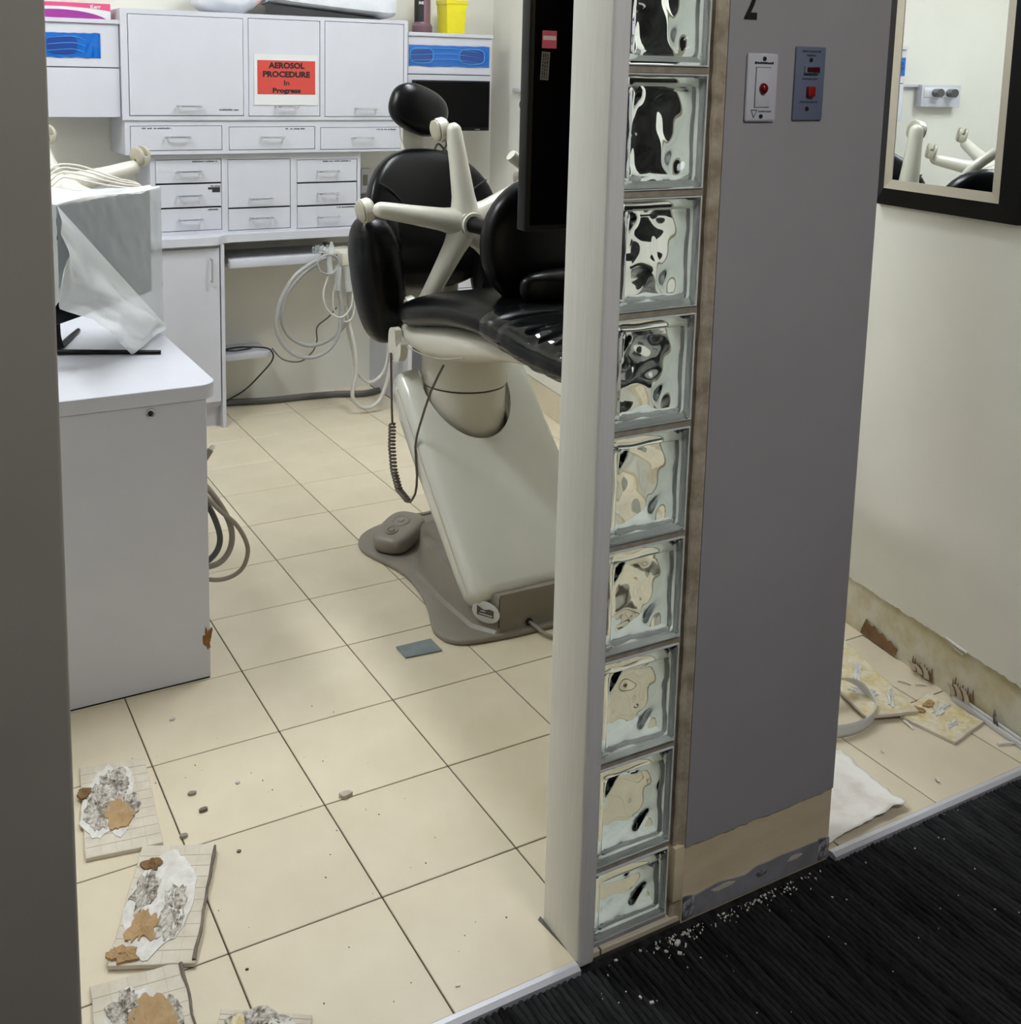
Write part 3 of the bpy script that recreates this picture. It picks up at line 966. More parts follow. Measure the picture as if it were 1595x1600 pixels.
# small wall shelf with a coiled cable, in the knee space
sb = O('wall_shelf', MB().box(0.8562, 1.122, 3.10, 3.298, 0.262, 0.292, bev=0.003), 'laminate')
tag(sb, 'small white wall shelf holding a black cable under the countertop', 'shelf')
hose('power_cable', [(0.90, 3.14, 0.297), (0.92, 3.18, 0.30), (1.0, 3.19, 0.302), (1.04, 3.15, 0.303), (0.96, 3.13, 0.302), (0.91, 3.15, 0.304), (0.98, 3.17, 0.306), (1.08, 3.13, 0.306), (1.118, 3.09, 0.296), (1.122, 3.085, 0.25), (1.06, 3.09, 0.18), (0.99, 3.1, 0.115), (0.905, 3.12, 0.065), (0.875, 3.13, 0.03)], 0.004, 'cable_black', 'black cable coiled on the small white wall shelf', 'cable')
hose('equipment_cable', [(1.124, 3.095, 0.305), (1.17, 3.07, 0.252), (1.25, 3.06, 0.235), (1.305, 3.05, 0.273), (1.329, 3.04, 0.328), (1.323, 3.02, 0.405), (1.36, 2.97, 0.46), (1.39, 2.94, 0.51)], 0.0035, 'hose_dark', 'thin grey cable looping from the wall shelf to the hoses', 'cable')

# instrument holder with its hoses
ih = root('instrument_holder', 'wrapped dental instrument holder hanging from the pull-out tray', 'holder', (1.33, 2.9, 0.58))
O('holder_arm', MB().box(1.33, 1.47, 2.91, 3.02, 0.765, 0.79, bev=0.006).box(1.385, 1.43, 2.86, 2.93, 0.72, 0.782, bev=0.008), 'chair_shell', ih)
O('syringe', MB().tube([(1.318, 2.835, 0.69), (1.312, 2.835, 0.76), (1.322, 2.835, 0.81), (1.321, 2.835, 0.842)], [0.016, 0.014, 0.015, 0.003], n=12), 'clear_wrap', ih)
O('coiled_tube', MB().tube([(1.30 + (0.049 + 0.003 * (k % 5) * 0.4) * cos(k * 2 * pi / 16), 2.828 - 0.0012 * k / 4, 0.742 + 0.044 * sin(k * 2 * pi / 16)) for k in range(50)], 0.0036, n=8, sub=2), 'hose_grey', ih)
O('holster', MB().tube([(1.365, 2.86, 0.72), (1.36, 2.86, 0.61)], [0.018, 0.014], n=12, smooth=False), 'clear_wrap', ih)
O('holster', MB().tube([(1.415, 2.865, 0.72), (1.42, 2.865, 0.60)], [0.02, 0.017], n=12, smooth=False), 'clear_wrap', ih)
O('plastic_wisp', MB().grid(lambda u, v: (1.235 + 0.08 * u, 2.85 + 0.02 * nz(u * 6, v * 6, 1), 0.79 + 0.035 * v + 0.014 * nz(u * 7, v * 7, 4)), 10, 8), 'clear_wrap', ih, fixn=False)
g = 'hoses looping below the instrument holder'
hose('instrument_hose', [(1.31, 2.86, 0.765), (1.245, 2.86, 0.747), (1.154, 2.86, 0.688), (1.087, 2.86, 0.582), (1.065, 2.86, 0.481), (1.091, 2.86, 0.389), (1.158, 2.86, 0.323), (1.245, 2.86, 0.305), (1.323, 2.86, 0.336), (1.368, 2.86, 0.408), (1.384, 2.865, 0.527), (1.366, 2.87, 0.64)], 0.0095, 'hose_grey', 'large grey hose loop, the lower one, beside the dental chair', group=g)
hose('instrument_hose', [(1.292, 2.90, 0.744), (1.199, 2.90, 0.678), (1.131, 2.90, 0.60), (1.106, 2.90, 0.513), (1.121, 2.90, 0.437), (1.167, 2.90, 0.382), (1.244, 2.90, 0.35), (1.33, 2.90, 0.366), (1.403, 2.90, 0.42), (1.439, 2.90, 0.485), (1.42, 2.885, 0.61)], 0.0095, 'hose_grey', 'large grey hose loop, the upper one, beside the dental chair', group=g)
hose('instrument_hose', [(1.308, 2.825, 0.70), (1.286, 2.82, 0.647), (1.276, 2.82, 0.604), (1.286, 2.82, 0.55), (1.323, 2.82, 0.505), (1.37, 2.82, 0.491), (1.412, 2.82, 0.533), (1.425, 2.83, 0.60)], 0.0045, 'hose_light', 'thin pale hose loop hanging in front of the larger loops', group=g)
hose('instrument_hose', [(1.39, 2.88, 0.72), (1.35, 2.87, 0.62), (1.345, 2.87, 0.53), (1.39, 2.87, 0.46), (1.44, 2.87, 0.47), (1.46, 2.88, 0.56)], 0.0045, 'hose_light', 'thin pale hose curving down to a small loop by the chair arm', group=g)
hose('instrument_hose', [(1.421, 2.90, 0.52), (1.43, 2.89, 0.398), (1.45, 2.88, 0.303), (1.47, 2.88, 0.208), (1.527, 2.88, 0.148), (1.583, 2.88, 0.163), (1.62, 2.88, 0.222), (1.635, 2.89, 0.33), (1.62, 2.92, 0.50)], 0.0085, 'hose_light', 'pale hose loop hanging behind the chair arm, clear of the floor', group=g)
hose('instrument_hose', [(1.427, 2.89, 0.459), (1.447, 2.86, 0.334), (1.457, 2.86, 0.209), (1.438, 2.86, 0.102), (1.471, 2.86, 0.045), (1.528, 2.86, 0.03), (1.577, 2.86, 0.058), (1.61, 2.86, 0.128), (1.636, 2.86, 0.252), (1.63, 2.88, 0.42)], 0.0095, 'hose_light', 'pale hose loop reaching down to the floor behind the chair', group=g)
hose('floor_hose', [(0.862, 3.262, 0.018), (0.958, 3.25, 0.018), (1.137, 3.205, 0.018), (1.328, 3.19, 0.018), (1.487, 3.165, 0.018), (1.60, 3.12, 0.018), (1.70, 3.14, 0.018)], 0.016, 'hose_dark', 'thick dark grey hose lying along the back wall on the floor')

# shelves left and right of the wall cabinet
def glove_shelf(label, x0, x1, film0, film1, ovals):
    r = root('shelf_unit', label, 'shelf', ((x0 + x1) / 2, 3.15, 1.398))
    O('top_board', MB().box(x0 - 0.004, x1 + 0.004, 2.99, YB - 0.002, 1.7835, 1.801, bev=0.001, seg=1), 'laminate', r)
    O('upper_panel', MB().box(x0, x1, 3.0, YB - 0.002, 1.605, 1.7825, bev=0.001, seg=1), 'laminate', r)
    O('lower_panel', MB().box(x0, x1, 3.0, YB - 0.002, 1.398, 1.601, bev=0.001, seg=1), 'laminate', r)
    O('shadow_gap', MB().box(x0 + 0.002, x1 - 0.002, 3.004, YB - 0.002, 1.600, 1.784), 'gap_dark', r, smooth=False)
    f = O('blue_film', MB().grid(lambda u, v: (film0 + (film1 - film0) * u, 2.9975 - 0.0022 * abs(nz(u * 9, v * 3, 2)) - 0.0005, 1.642 + (1.742 - 1.642) * v + 0.004 * nz(u * 6, 0, v)), 40, 10), 'blue_film', r, label='blue plastic barrier film', fixn=False)
    for k, (ox, ow) in enumerate(ovals):
        pts = []
        for i in range(24):
            a = 2 * pi * i / 24
            pts.append((ox + math.copysign(abs(cos(a)) ** 0.6, cos(a)) * ow, 1.692 + math.copysign(abs(sin(a)) ** 0.6, sin(a)) * 0.036))
        O('glove_opening', MB().prism(pts, -2.9955, -2.9935, T=TF), 'blue_dark', f)
        if len(ovals) > 1:
            O('opening_rim', MB().tube([(p[0], 2.993, p[1]) for p in pts], 0.0022, n=6, sub=1, closed=True), 'blue_light', f)
    for k in range(3):
        za = 1.668 + 0.026 * k
        O('film_crease', MB().tube([(film0 + 0.01, 2.9925, za), ((film0 + film1) / 2, 2.9922, za + 0.008), (film1 - 0.06, 2.9928, za - 0.006)], [0.001, 0.0016, 0.0006], n=6), 'blue_light', f)
    return r
glove_shelf('white shelf box with blue film left of the wall cabinet', 0.14, 0.4365, 0.142, 0.361, [(0.21, 0.06)])
glove_shelf('white shelf box with two blue glove openings right of the wall cabinet', 1.776, 2.232, 1.779, 2.220, [(1.845, 0.062), (2.12, 0.07)])

# monitor mounted under the right shelf
sm = root('wall_monitor', 'black flat monitor below the blue glove openings', 'monitor', (2.0, 2.985, 1.333))
O('bezel', MB().box(1.788, 2.204, 2.955, 2.985, 1.333, 1.576, bev=0.004), 'black_plastic', sm)
O('screen', MB().box(1.796, 2.196, 2.953, 2.956, 1.350, 1.568), 'screen_black', sm, smooth=False)
O('bracket', MB().box(1.95, 2.05, 2.985, 2.999, 1.41, 1.53), 'black_plastic', sm)
O('power_button', MB().box(2.12, 2.15, 2.953, 2.956, 1.337, 1.343), 'dark_chrome', sm, smooth=False)
hose('monitor_cable', [(1.97, 2.99, 1.34), (1.985, 2.99, 1.27), (1.96, 2.98, 1.235), (1.93, 2.97, 1.225), (1.905, 2.96, 1.24), (1.93, 2.97, 1.27), (1.98, 3.0, 1.24), (2.06, 3.08, 1.20), (2.1, 3.2, 1.18), (2.1, 3.295, 1.18)], 0.005, 'cable_black', 'black cable dangling under the wall monitor', 'cable')

# wall outlets beside the tower
wo = O('wall_plate', MB().box(1.66, 1.712, 3.285, 3.2985, 1.008, 1.13, bev=0.003), 'plate_white')
tag(wo, 'pale wall plate with a square display beside the drawers', 'wall plate')
O('display', MB().box(1.668, 1.694, 3.283, 3.286, 1.045, 1.10), 'hose_taupe', wo, smooth=False)
ws = O('socket_plate', MB().box(1.655, 1.70, 3.285, 3.2985, 0.90, 1.002, bev=0.003), 'grey_sticker')
tag(ws, 'grey metal socket plate below the pale wall plate', 'wall plate')
O('socket', MB().box(1.664, 1.692, 3.283, 3.286, 0.925, 0.975), 'black_rubber', ws, smooth=False)

# low white cabinet behind the dental chair
rc = root('drawer_cabinet', 'low white drawer cabinet in the far corner behind the dental chair', 'cabinet', (2.05, 3.08, 0.0))
O('body', MB().box(1.90, 2.26, 2.90, YB - 0.004, 0.0, 0.605, bev=0.002, seg=1), 'laminate', rc)
O('drawer', MB().box(1.905, 2.13, 2.893, 2.90, 0.565, 0.602, bev=0.001, seg=1), 'laminate', rc)
O('drawer', MB().box(1.905, 2.255, 2.893, 2.90, 0.38, 0.560, bev=0.001, seg=1), 'laminate', rc)

# ------------------------------------------------------------------ sign on the middle door
sg = root('paper_sign', 'red and white paper sign about an aerosol procedure on the middle door', 'sign', (1.162, 2.977, 1.453))
O('paper', MB().box(1.011, 1.312, 2.9765, 2.9785, 1.453, 1.677), 'paper_white', sg, smooth=False)
O('red_field', MB().box(1.026, 1.298, 2.9755, 2.9766, 1.501, 1.651), 'sign_red', sg, smooth=False)
mb = MB()
for s, z, wd, hh, b in (('AEROSOL', 1.629, 0.170, 0.028, 0.05), ('PROCEDURE', 1.590, 0.222, 0.028, 0.05), ('In', 1.552, 0.026, 0.023, 0.025), ('Progress', 1.515, 0.132, 0.029, 0.045)):
    text_mb(mb, s, (1.162, 2.9752, z), (1, 0, 0), (0, 0, 1), wd, hh, bold=b)
O('lettering', mb, 'ink', sg, smooth=False, fixn=False)

# ------------------------------------------------------------------ things on top of the shelves
kb = root('pink_box', 'pink and purple cardboard box on the left shelf', 'box', (0.26, 3.12, 1.801))
O('carton', MB().box(0.142, 0.415, 3.045, 3.20, 1.801, 1.867, bev=0.001, seg=1), 'pink', kb)
def arc(x, a, b, c):
    return a + b * math.sqrt(max(0, 1 - ((x - 0.205) / c) ** 2))
xs = [0.142 + 0.273 * i / 30 for i in range(31)]
white = [(x, max(1.8015, min(1.8665, arc(x, 1.80, 0.05, 0.30)))) for x in xs]
O('white_swoosh', MB().prism([(0.415, 1.8012), (0.142, 1.8012)] + white, -3.0448, -3.0442, T=TF), 'paper_white', kb, smooth=False)
pur = [(x, max(1.8014, arc(x, 1.78, 0.058, 0.21))) for x in xs if arc(x, 1.78, 0.058, 0.21) > 1.8014]
O('purple_field', MB().prism([(pur[-1][0], 1.8012), (pur[0][0], 1.8012)] + pur, -3.0442, -3.0436, T=TF), 'purple', kb, smooth=False)
O('lettering', text_mb(MB(), 'Kerr', (0.355, 3.0434, 1.853), (1, 0, 0), (0, 0, 1), 0.042, 0.016, bold=0.03), 'paper_white', kb, smooth=False, fixn=False)
bt_ = root('bottle', 'mauve bottle with a black label on the right shelf', 'bottle', (1.908, 3.12, 1.801))
TB = Matrix.Translation((1.908, 3.12, 1.801))
O('flask', MB().lathe([(0.0, 0.0), (0.046, 0.0), (0.05, 0.006), (0.05, 0.036), (0.044, 0.044), (0.040, 0.05), (0.040, 0.19), (0.03, 0.20), (0.0, 0.20)], n=28, T=TB), 'mauve', bt_)
O('front_label', MB().add([(x, y, z) for z in (0.055, 0.165) for x, y in [(0.0405 * cos(a), 0.0405 * sin(a)) for a in [rad(175 + 10 * i) for i in range(9)]]], [(i, i + 1, 10 + i, 9 + i) for i in range(8)], T=TB), 'label_black', bt_)
mb = MB()
text_mb(mb, 'INE', (1.883, 3.0805, 1.945), (0.93, -0.36, 0), (0, 0, 1), 0.024, 0.014, bold=0.03)
O('lettering', mb, 'paper_white', bt_, smooth=False, fixn=False)
O('bottle_cap', MB().lathe([(0.0, 0.20), (0.03, 0.20), (0.03, 0.235), (0.0, 0.235)], n=20, T=TB), 'paper_white', bt_)
yc = root('yellow_tub', 'yellow plastic tub with a lid on the right shelf', 'tub', (2.07, 3.12, 1.801))
TB = Matrix.Translation((2.07, 3.12, 1.801)) @ Matrix.Rotation(rad(45), 4, 'Z')
O('tub', MB().lathe([(0.0, 0.0), (0.066, 0.0), (0.068, 0.01), (0.078, 0.145), (0.0, 0.145)], n=4, T=TB), 'yellow', yc, ang=20)
O('lid', MB().lathe([(0.0, 0.145), (0.082, 0.145), (0.082, 0.165), (0.0, 0.165)], n=4, T=TB), 'yellow', yc, ang=20)

bag = root('plastic_bundle', 'white crumpled plastic bundle on the wall cabinet, above the left door', 'plastic bag', (0.95, 3.14, 1.85))
def bagf(p):
    q = p.copy()
    q += p.normalized() * (0.018 * nz(p.x * 14, p.y * 14, p.z * 14))
    return q
O('bag', MB().pad((0.93, 3.13, 1.925), (0.15, 0.10, 0.072), e=(0.8, 0.8), fn=bagf), 'bag_white', bag)
O('bag_end', MB().tube([(1.02, 3.09, 1.89), (1.06, 3.08, 1.905), (1.10, 3.08, 1.96)], [0.02, 0.012, 0.016], n=8), 'bag_pink', bag)
lr = root('wrapped_equipment', 'large white curved cover wrapped in plastic on the wall cabinet', 'equipment', (1.4, 3.14, 1.85))
rings = []
for i in range(15):
    t = i / 14
    x = 1.10 + 0.63 * t
    zb = 1.905 - 0.05 * t ** 0.8
    ht = 0.10 + 0.02 * t
    k = 1.0 if t < 0.93 else 1 - (t - 0.93) * 3
    rings.append([(x, 3.13 + 0.12 * cos(a) * k, zb + ht * 0.5 + (ht * 0.5) * math.copysign(abs(sin(a)) ** 0.5, sin(a)) * k) for a in [2 * pi * j / 20 for j in range(20)]])
O('wrapped_cover', MB().loft(rings), 'bag_white', lr)
O('dark_tray', MB().prism([(1.08, 3.02), (1.64, 3.02), (1.64, 3.24), (1.08, 3.24)], 1.850, 1.855, T=Matrix.Identity(4)).add([(1.08, 3.02, 1.855), (1.64, 3.02, 1.856), (1.08, 3.03, 1.902)], [(0, 1, 2)]), 'black_rubber', lr, smooth=False)

# chrome-fitted box on the back wall, out of direct sight, seen in the mirror
wb = root('wall_dispenser', 'white wall box with two chrome rollers, seen only in the mirror', 'dispenser', (-0.26, 3.25, 1.475))
O('housing', MB().box(-0.385, -0.135, 3.24, 3.298, 1.475, 1.60, bev=0.004), 'laminate', wb)
O('metal_panel', MB().box(-0.365, -0.15, 3.235, 3.24, 1.53, 1.585, bev=0.002), 'aluminium', wb)
for x in (-0.31, -0.22):
    O('roller', MB().lathe([(0.0, 0.0), (0.024, 0.0), (0.024, 0.05), (0.0, 0.05)], n=18, T=Matrix.Translation((x, 3.235, 1.555)) @ Matrix.Rotation(rad(90), 4, 'X')), 'dark_chrome', wb)
O('ledge', MB().box(-0.135, 0.07, 3.27, 3.298, 1.585, 1.60, bev=0.002), 'laminate', wb)

# small fittings on the right wall beside the far corner
hk = root('wall_hook', 'white wall rail with a round dark knob beside the hanging screen', 'hook', (2.35, 2.9, 1.45))
O('rail', MB().box(-0.03, -0.0125, 2.70, 2.99, 1.525, 1.545, bev=0.003, T=RW), 'plate_white', hk)
O('knob', MB().lathe([(0.0, 0.0), (0.028, 0.0), (0.03, 0.01), (0.02, 0.03), (0.0, 0.032)], n=20, T=RW @ Matrix.Translation((-0.0125, 2.84, 1.465)) @ Matrix.Rotation(rad(-90), 4, 'Y')), 'dark_chrome', hk)

# ================================================================== STOOLS
def stool(label, loc, rot, H, a0, seat_r, caster_dir, group='stools laid on furniture', arm=False):
    """five-star stool in local space: star in the z=0 plane, seat on +z at height H"""
    r = root('stool', label, 'stool', loc, rot, group)
    O('hub', MB().lathe([(0.0, -0.028), (0.05, -0.028), (0.062, -0.012), (0.062, 0.014), (0.046, 0.034), (0.044, 0.05), (0.0, 0.05)], n=28), 'stool_white', r, local=True)
    O('hub_ring', MB().lathe([(0.028, 0.05), (0.038, 0.05), (0.040, 0.054), (0.038, 0.060), (0.028, 0.060)], n=28, cap=False), 'stool_white', r, local=True)
    O('gas_lift', MB().lathe([(0.0, 0.04), (0.026, 0.04), (0.026, H * 0.45), (0.016, H * 0.45), (0.016, H - 0.13), (0.0, H - 0.13)], n=20), 'black_plastic', r, local=True)
    O('seat_boss', MB().lathe([(0.0, H - 0.15), (0.045, H - 0.15), (0.055, H - 0.13), (0.075, H - 0.095), (0.0, H - 0.095)], n=24), 'stool_white', r, local=True)
    legs = []
    for k in range(5):
        a = a0 + k * 2 * pi / 5
        R = 0.315
        d = Vector((cos(a), sin(a), 0))
        leg = O('base_leg', MB().tube([d * 0.03 + Vector((0, 0, 0.004)), d * 0.09 + Vector((0, 0, 0.006)), d * 0.2 + Vector((0, 0, -0.002)), d * (R - 0.02) + Vector((0, 0, -0.012)), d * R + Vector((0, 0, -0.014)), d * (R + 0.012) + Vector((0, 0, -0.016))], [0.052, 0.038, 0.031, 0.0265, 0.0215, 0.008], n=16, sub=5), 'stool_white', r, local=True, ang=60)
        # twin-wheel caster below the tip
        c = d * (R - 0.006) + Vector((caster_dir[0], caster_dir[1], -0.052))
        O('caster_stem', MB().tube([d * (R - 0.006) + Vector((0, 0, -0.02)), d * (R - 0.006) + Vector((caster_dir[0] * 0.4, caster_dir[1] * 0.4, -0.05))], 0.009, n=10, smooth=False), 'dark_chrome', leg, local=True)
        ax = Vector(caster_dir + (0,)).normalized() if Vector(caster_dir + (0,)).length > 0 else Vector((1, 0, 0))
        Tq = Matrix.Translation(c) @ ax.to_track_quat('Z', 'Y').to_matrix().to_4x4()
        for s in (-1, 1):
            O('caster_wheel', MB().lathe([(0.0, 0.0), (0.030, 0.0), (0.036, 0.003), (0.036, 0.013), (0.030, 0.017), (0.012, 0.018), (0.0, 0.018)], n=24, T=Tq @ Matrix.Translation((0, 0, 0.006)) if s > 0 else Tq @ Matrix.Rotation(pi, 4, 'X') @ Matrix.Translation((0, 0, 0.006))), 'caster_grey', leg, local=True)
        hood = MB()
        rings = []
        for j in range(9):
            b = rad(-20 + 200 * j / 8)
            rings.append([Tq @ Vector((0.040 * cos(b), 0.040 * sin(b), -0.013)), Tq @ Vector((0.040 * cos(b), 0.040 * sin(b), 0.013)), Tq @ Vector((0.034 * cos(b), 0.034 * sin(b), 0.013)), Tq @ Vector((0.034 * cos(b), 0.034 * sin(b), -0.013))])
        O('caster_hood', hood.loft(rings), 'stool_white', leg, local=True)
        legs.append(leg)
    O('seat_pad', MB().pad((0, 0, H - 0.045), (seat_r, seat_r, 0.05), e=(0.62, 1.0), nu=40, nv=16), 'leather', r, local=True, ang=60)
    if arm:
        O('lever', MB().tube([(-0.068, 0.246, H - 0.10), (-0.066, 0.244, H - 0.10), (0.03, 0.17, H - 0.10), (0.06, 0.05, H - 0.115)], [0.012, 0.0185, 0.0185, 0.012], n=14, sub=4), 'stool_white', r, local=True)
        O('armrest', MB().pad((0.09, -0.113, H + 0.055), (0.215, 0.052, 0.052), e=(0.95, 0.6), nu=48, nv=20), 'leather', r, local=True, ang=60)
    return r
stool('white five-star stool lying on its side on the dental chair', (1.20, 1.35, 1.118), (rad(90), 0, 0), 0.50, rad(98), 0.194, (-0.027, -0.006), arm=True)
stool('white five-star stool upside down on the near worktop behind the bagged monitor', (0.07, 2.28, 1.19), (rad(200), 0, 0), 0.34, rad(-20), 0.19, (0.02, -0.012))
g = 'white cables over the upturned stool'
for k, (dz, dy, lb) in enumerate(((0.0, 0.0, 'topmost thin white cable draped behind the bagged monitor'), (-0.010, -0.03, 'second thin white cable from the top behind the bagged monitor'), (-0.022, -0.06, 'third thin white cable from the top behind the bagged monitor'), (-0.036, -0.09, 'lowest thin white cable draped behind the bagged monitor'))):
    y = 2.14 + dy
    hose('thin_cable', [(-0.12, y, 1.14 + dz), (0.0, y, 1.225 + dz), (0.05, y, 1.268 + dz), (0.115 - 0.01 * k, y, 1.268 + dz), (0.19, y, 1.243 + dz), (0.26, y, 1.216 + dz * 0.6), (0.33, y + 0.02, 1.192 + dz * 0.3), (0.36, y + 0.04, 1.12), (0.30, y + 0.1, 0.95), (0.245, y + 0.1, 0.807)], 0.0032, 'cable_white', lb, 'cable', g, n=7)

# ================================================================== DENTAL CHAIR
XC = 1.19
ch = root('dental_chair', 'black leather dental chair on a glossy grey lift and brown base', 'dental chair', (XC, 1.15, 0.0))
# base plate
half = [(1.19, 0.735), (1.05, 0.740), (0.93, 0.755), (0.872, 0.785), (0.853, 0.846), (0.866, 0.90), (0.897, 0.985), (0.925, 1.10), (0.934, 1.22), (0.915, 1.32), (0.888, 1.41), (0.886, 1.48), (0.918, 1.548), (0.99, 1.60), (1.10, 1.63), (1.19, 1.635)]
outl = half + [(2 * XC - x, y) for x, y in half[-2:0:-1]]
O('base_plate', MB().prism(smooth_loop(outl, 3), 0.0008, 0.017, bev=0.006), 'base_brown', ch, ang=50)
# raised base housing with flared foot
hp = [(1.012, 0.765), (XC, 0.762), (1.368, 0.765), (1.408, 0.83), (1.412, 1.0), (1.40, 1.20), (1.34, 1.33), (XC, 1.36), (1.04, 1.33), (0.98, 1.20), (0.968, 1.0), (0.972, 0.83)]
def grow(pts, k, z):
    return [(XC + (x - XC) * k[0], 1.115 + (y - 1.115) * k[1], z) for x, y in pts]
hs = MB().loft([grow(hp, (1.10, 1.03), 0.016), grow(hp, (1.045, 1.012), 0.024), grow(hp, (1.0, 1.0), 0.045), grow(hp, (0.99, 1.0), 0.10), grow(hp, (0.96, 0.985), 0.122)])
bh = O('base_housing', hs, 'base_brown', ch, ang=28)
bd = O('badge', MB().prism([(0.045 * cos(2 * pi * i / 28), 0.032 * sin(2 * pi * i / 28)) for i in range(28)], 0.0, 0.003, bev=0.001, T=Matrix.Translation((0.9855, 0.789, 0.072)) @ Matrix.Rotation(rad(-58), 4, 'Z') @ Matrix.Rotation(rad(90), 4, 'X')), 'badge', bh, label='pale oval maker badge')
TBG = Matrix.Translation((0.9855, 0.789, 0.072)) @ Matrix.Rotation(rad(-58), 4, 'Z') @ Matrix.Rotation(rad(90), 4, 'X')
O('badge_emblem', MB().prism([(-0.028, -0.012), (0.026, -0.012), (0.026, 0.010), (0.012, 0.012), (-0.006, 0.006), (-0.028, 0.016)], 0.003, 0.0042, T=TBG), 'badge_dark', bh, smooth=False)
mb = MB()
Rb = TBG.to_3x3()
mb.add([TBG @ Vector((x, y, 0.0046)) for x, y in ((-0.02, -0.008), (0.022, -0.008), (0.022, -0.005), (-0.02, -0.005), (-0.016, 0.001), (0.0, 0.001), (0.0, 0.004), (-0.016, 0.004))], [(0, 1, 2, 3), (4, 5, 6, 7)])
O('badge_lines', mb, 'badge', bh, smooth=False, fixn=False)
O('housing_seam', MB().box(1.012, 1.0135, 0.7605, 0.7625, 0.03, 0.118), 'gap_dark', bh, smooth=False)
O('cable_port', MB().lathe([(0.0, 0.0), (0.011, 0.0), (0.011, 0.004), (0.0, 0.004)], n=16, T=Matrix.Translation((1.112, 0.7585, 0.028)) @ Matrix.Rotation(rad(90), 4, 'X')), 'black_rubber', bh)
# lift casing: a glossy slab leaning back at 45 degrees, notched for the swivel drum
SL = math.atan(1.004)
TC = Matrix.Translation((XC - 0.005, 0.782, 0.118)) @ Matrix.Rotation(SL, 4, 'X')      # local y up the slope, z outward
cas = MB()
prof_n = 17
def cas_ring(t, hw, zt, zb):
    e = 5.0
    pts = []
    for i in range(36):
        a = 2 * pi * i / 36
        c, s = cos(a), sin(a)
        pts.append(TC @ Vector((hw * math.copysign(abs(c) ** (2 / e), c), t, (zt + zb) / 2 + (zt - zb) / 2 * math.copysign(abs(s) ** (2 / e), s))))
    return pts
R_ = []
for t, hw, zt, zb in ((-0.004, 0.195, -0.025, -0.06), (0.0, 0.215, -0.008, -0.085), (0.012, 0.228, 0.004, -0.10), (0.035, 0.234, 0.008, -0.11), (0.1, 0.235, 0.008, -0.12), (0.3, 0.236, 0.007, -0.13), (0.5, 0.237, 0.006, -0.14), (0.66, 0.237, 0.005, -0.14), (0.735, 0.236, 0.003, -0.135), (0.762, 0.228, -0.006, -0.12), (0.775, 0.205, -0.03, -0.10)):
    R_.append(cas_ring(t, hw, zt, zb))
co = O('lift_casing', MB().loft(R_), 'casing', ch, ang=50)
cut = O('cutter', MB().lathe([(0.0, 0.44), (0.152, 0.44), (0.152, 1.2), (0.0, 1.2)], n=48, T=Matrix.Translation((1.165, 1.27, 0))), 'gap_dark')
md = co.modifiers.new('notch', 'BOOLEAN'); md.operation = 'DIFFERENCE'; md.object = cut; md.solver = 'EXACT'
dg = bpy.context.evaluated_depsgraph_get()
nm = bpy.data.meshes.new_from_object(co.evaluated_get(dg))
co.modifiers.clear(); co.data = nm
nm.set_sharp_from_angle(angle=rad(50))
bpy.data.objects.remove(cut)
WL.pop(cut, None)
O('casing_seam', MB().tube([TC @ Vector((-0.2385, t, -0.045)) for t in (0.03, 0.2, 0.4, 0.6, 0.72)], 0.0022, n=6), 'chair_shell', co)
TS = Matrix.Translation((1.165, 1.27, 0))
O('swivel_drum', MB().lathe([(0.0, 0.44), (0.128, 0.44), (0.134, 0.45), (0.134, 0.605), (0.0, 0.605)], n=48, T=TS), 'chair_shell', ch)
O('drum_gap', MB().lathe([(0.0, 0.604), (0.130, 0.604), (0.130, 0.612), (0.0, 0.612)], n=48, T=TS), 'gap_dark', ch)
O('drum_collar', MB().lathe([(0.0, 0.611), (0.136, 0.611), (0.140, 0.62), (0.140, 0.72), (0.0, 0.72)], n=48, T=TS), 'chair_shell', ch)
O('drum_ring', MB().lathe([(0.125, 0.445), (0.1515, 0.445), (0.1515, 0.45), (0.125, 0.45)], n=48, T=TS, cap=False), 'black_rubber', ch)  # black ring on the floor of the casing notch
# moulded shell under the seat
sh = []
for y, hx, zb, zt in ((1.40, 0.17, 0.765, 0.80), (1.375, 0.205, 0.74, 0.81), (1.317, 0.222, 0.722, 0.815), (1.21, 0.228, 0.714, 0.84), (1.10, 0.228, 0.722, 0.86), (1.02, 0.226, 0.738, 0.868), (0.9, 0.222, 0.768, 0.88), (0.8, 0.214, 0.797, 0.88), (0.70, 0.202, 0.815, 0.87), (0.60, 0.185, 0.828, 0.86), (0.53, 0.16, 0.838, 0.852)):
    sh.append(ringpts(XC, y, (zb + zt) / 2, hx, (zt - zb) / 2, e=3.2, n=36))
so = O('seat_shell', MB().loft(sh), 'chair_shell', ch, ang=60)
O('shell_groove', MB().tube([(XC - 0.2255, 1.33, 0.745), (XC - 0.230, 1.2, 0.742), (XC - 0.229, 1.05, 0.758), (XC - 0.222, 0.92, 0.79)], 0.002, n=6), 'caster_grey', so)
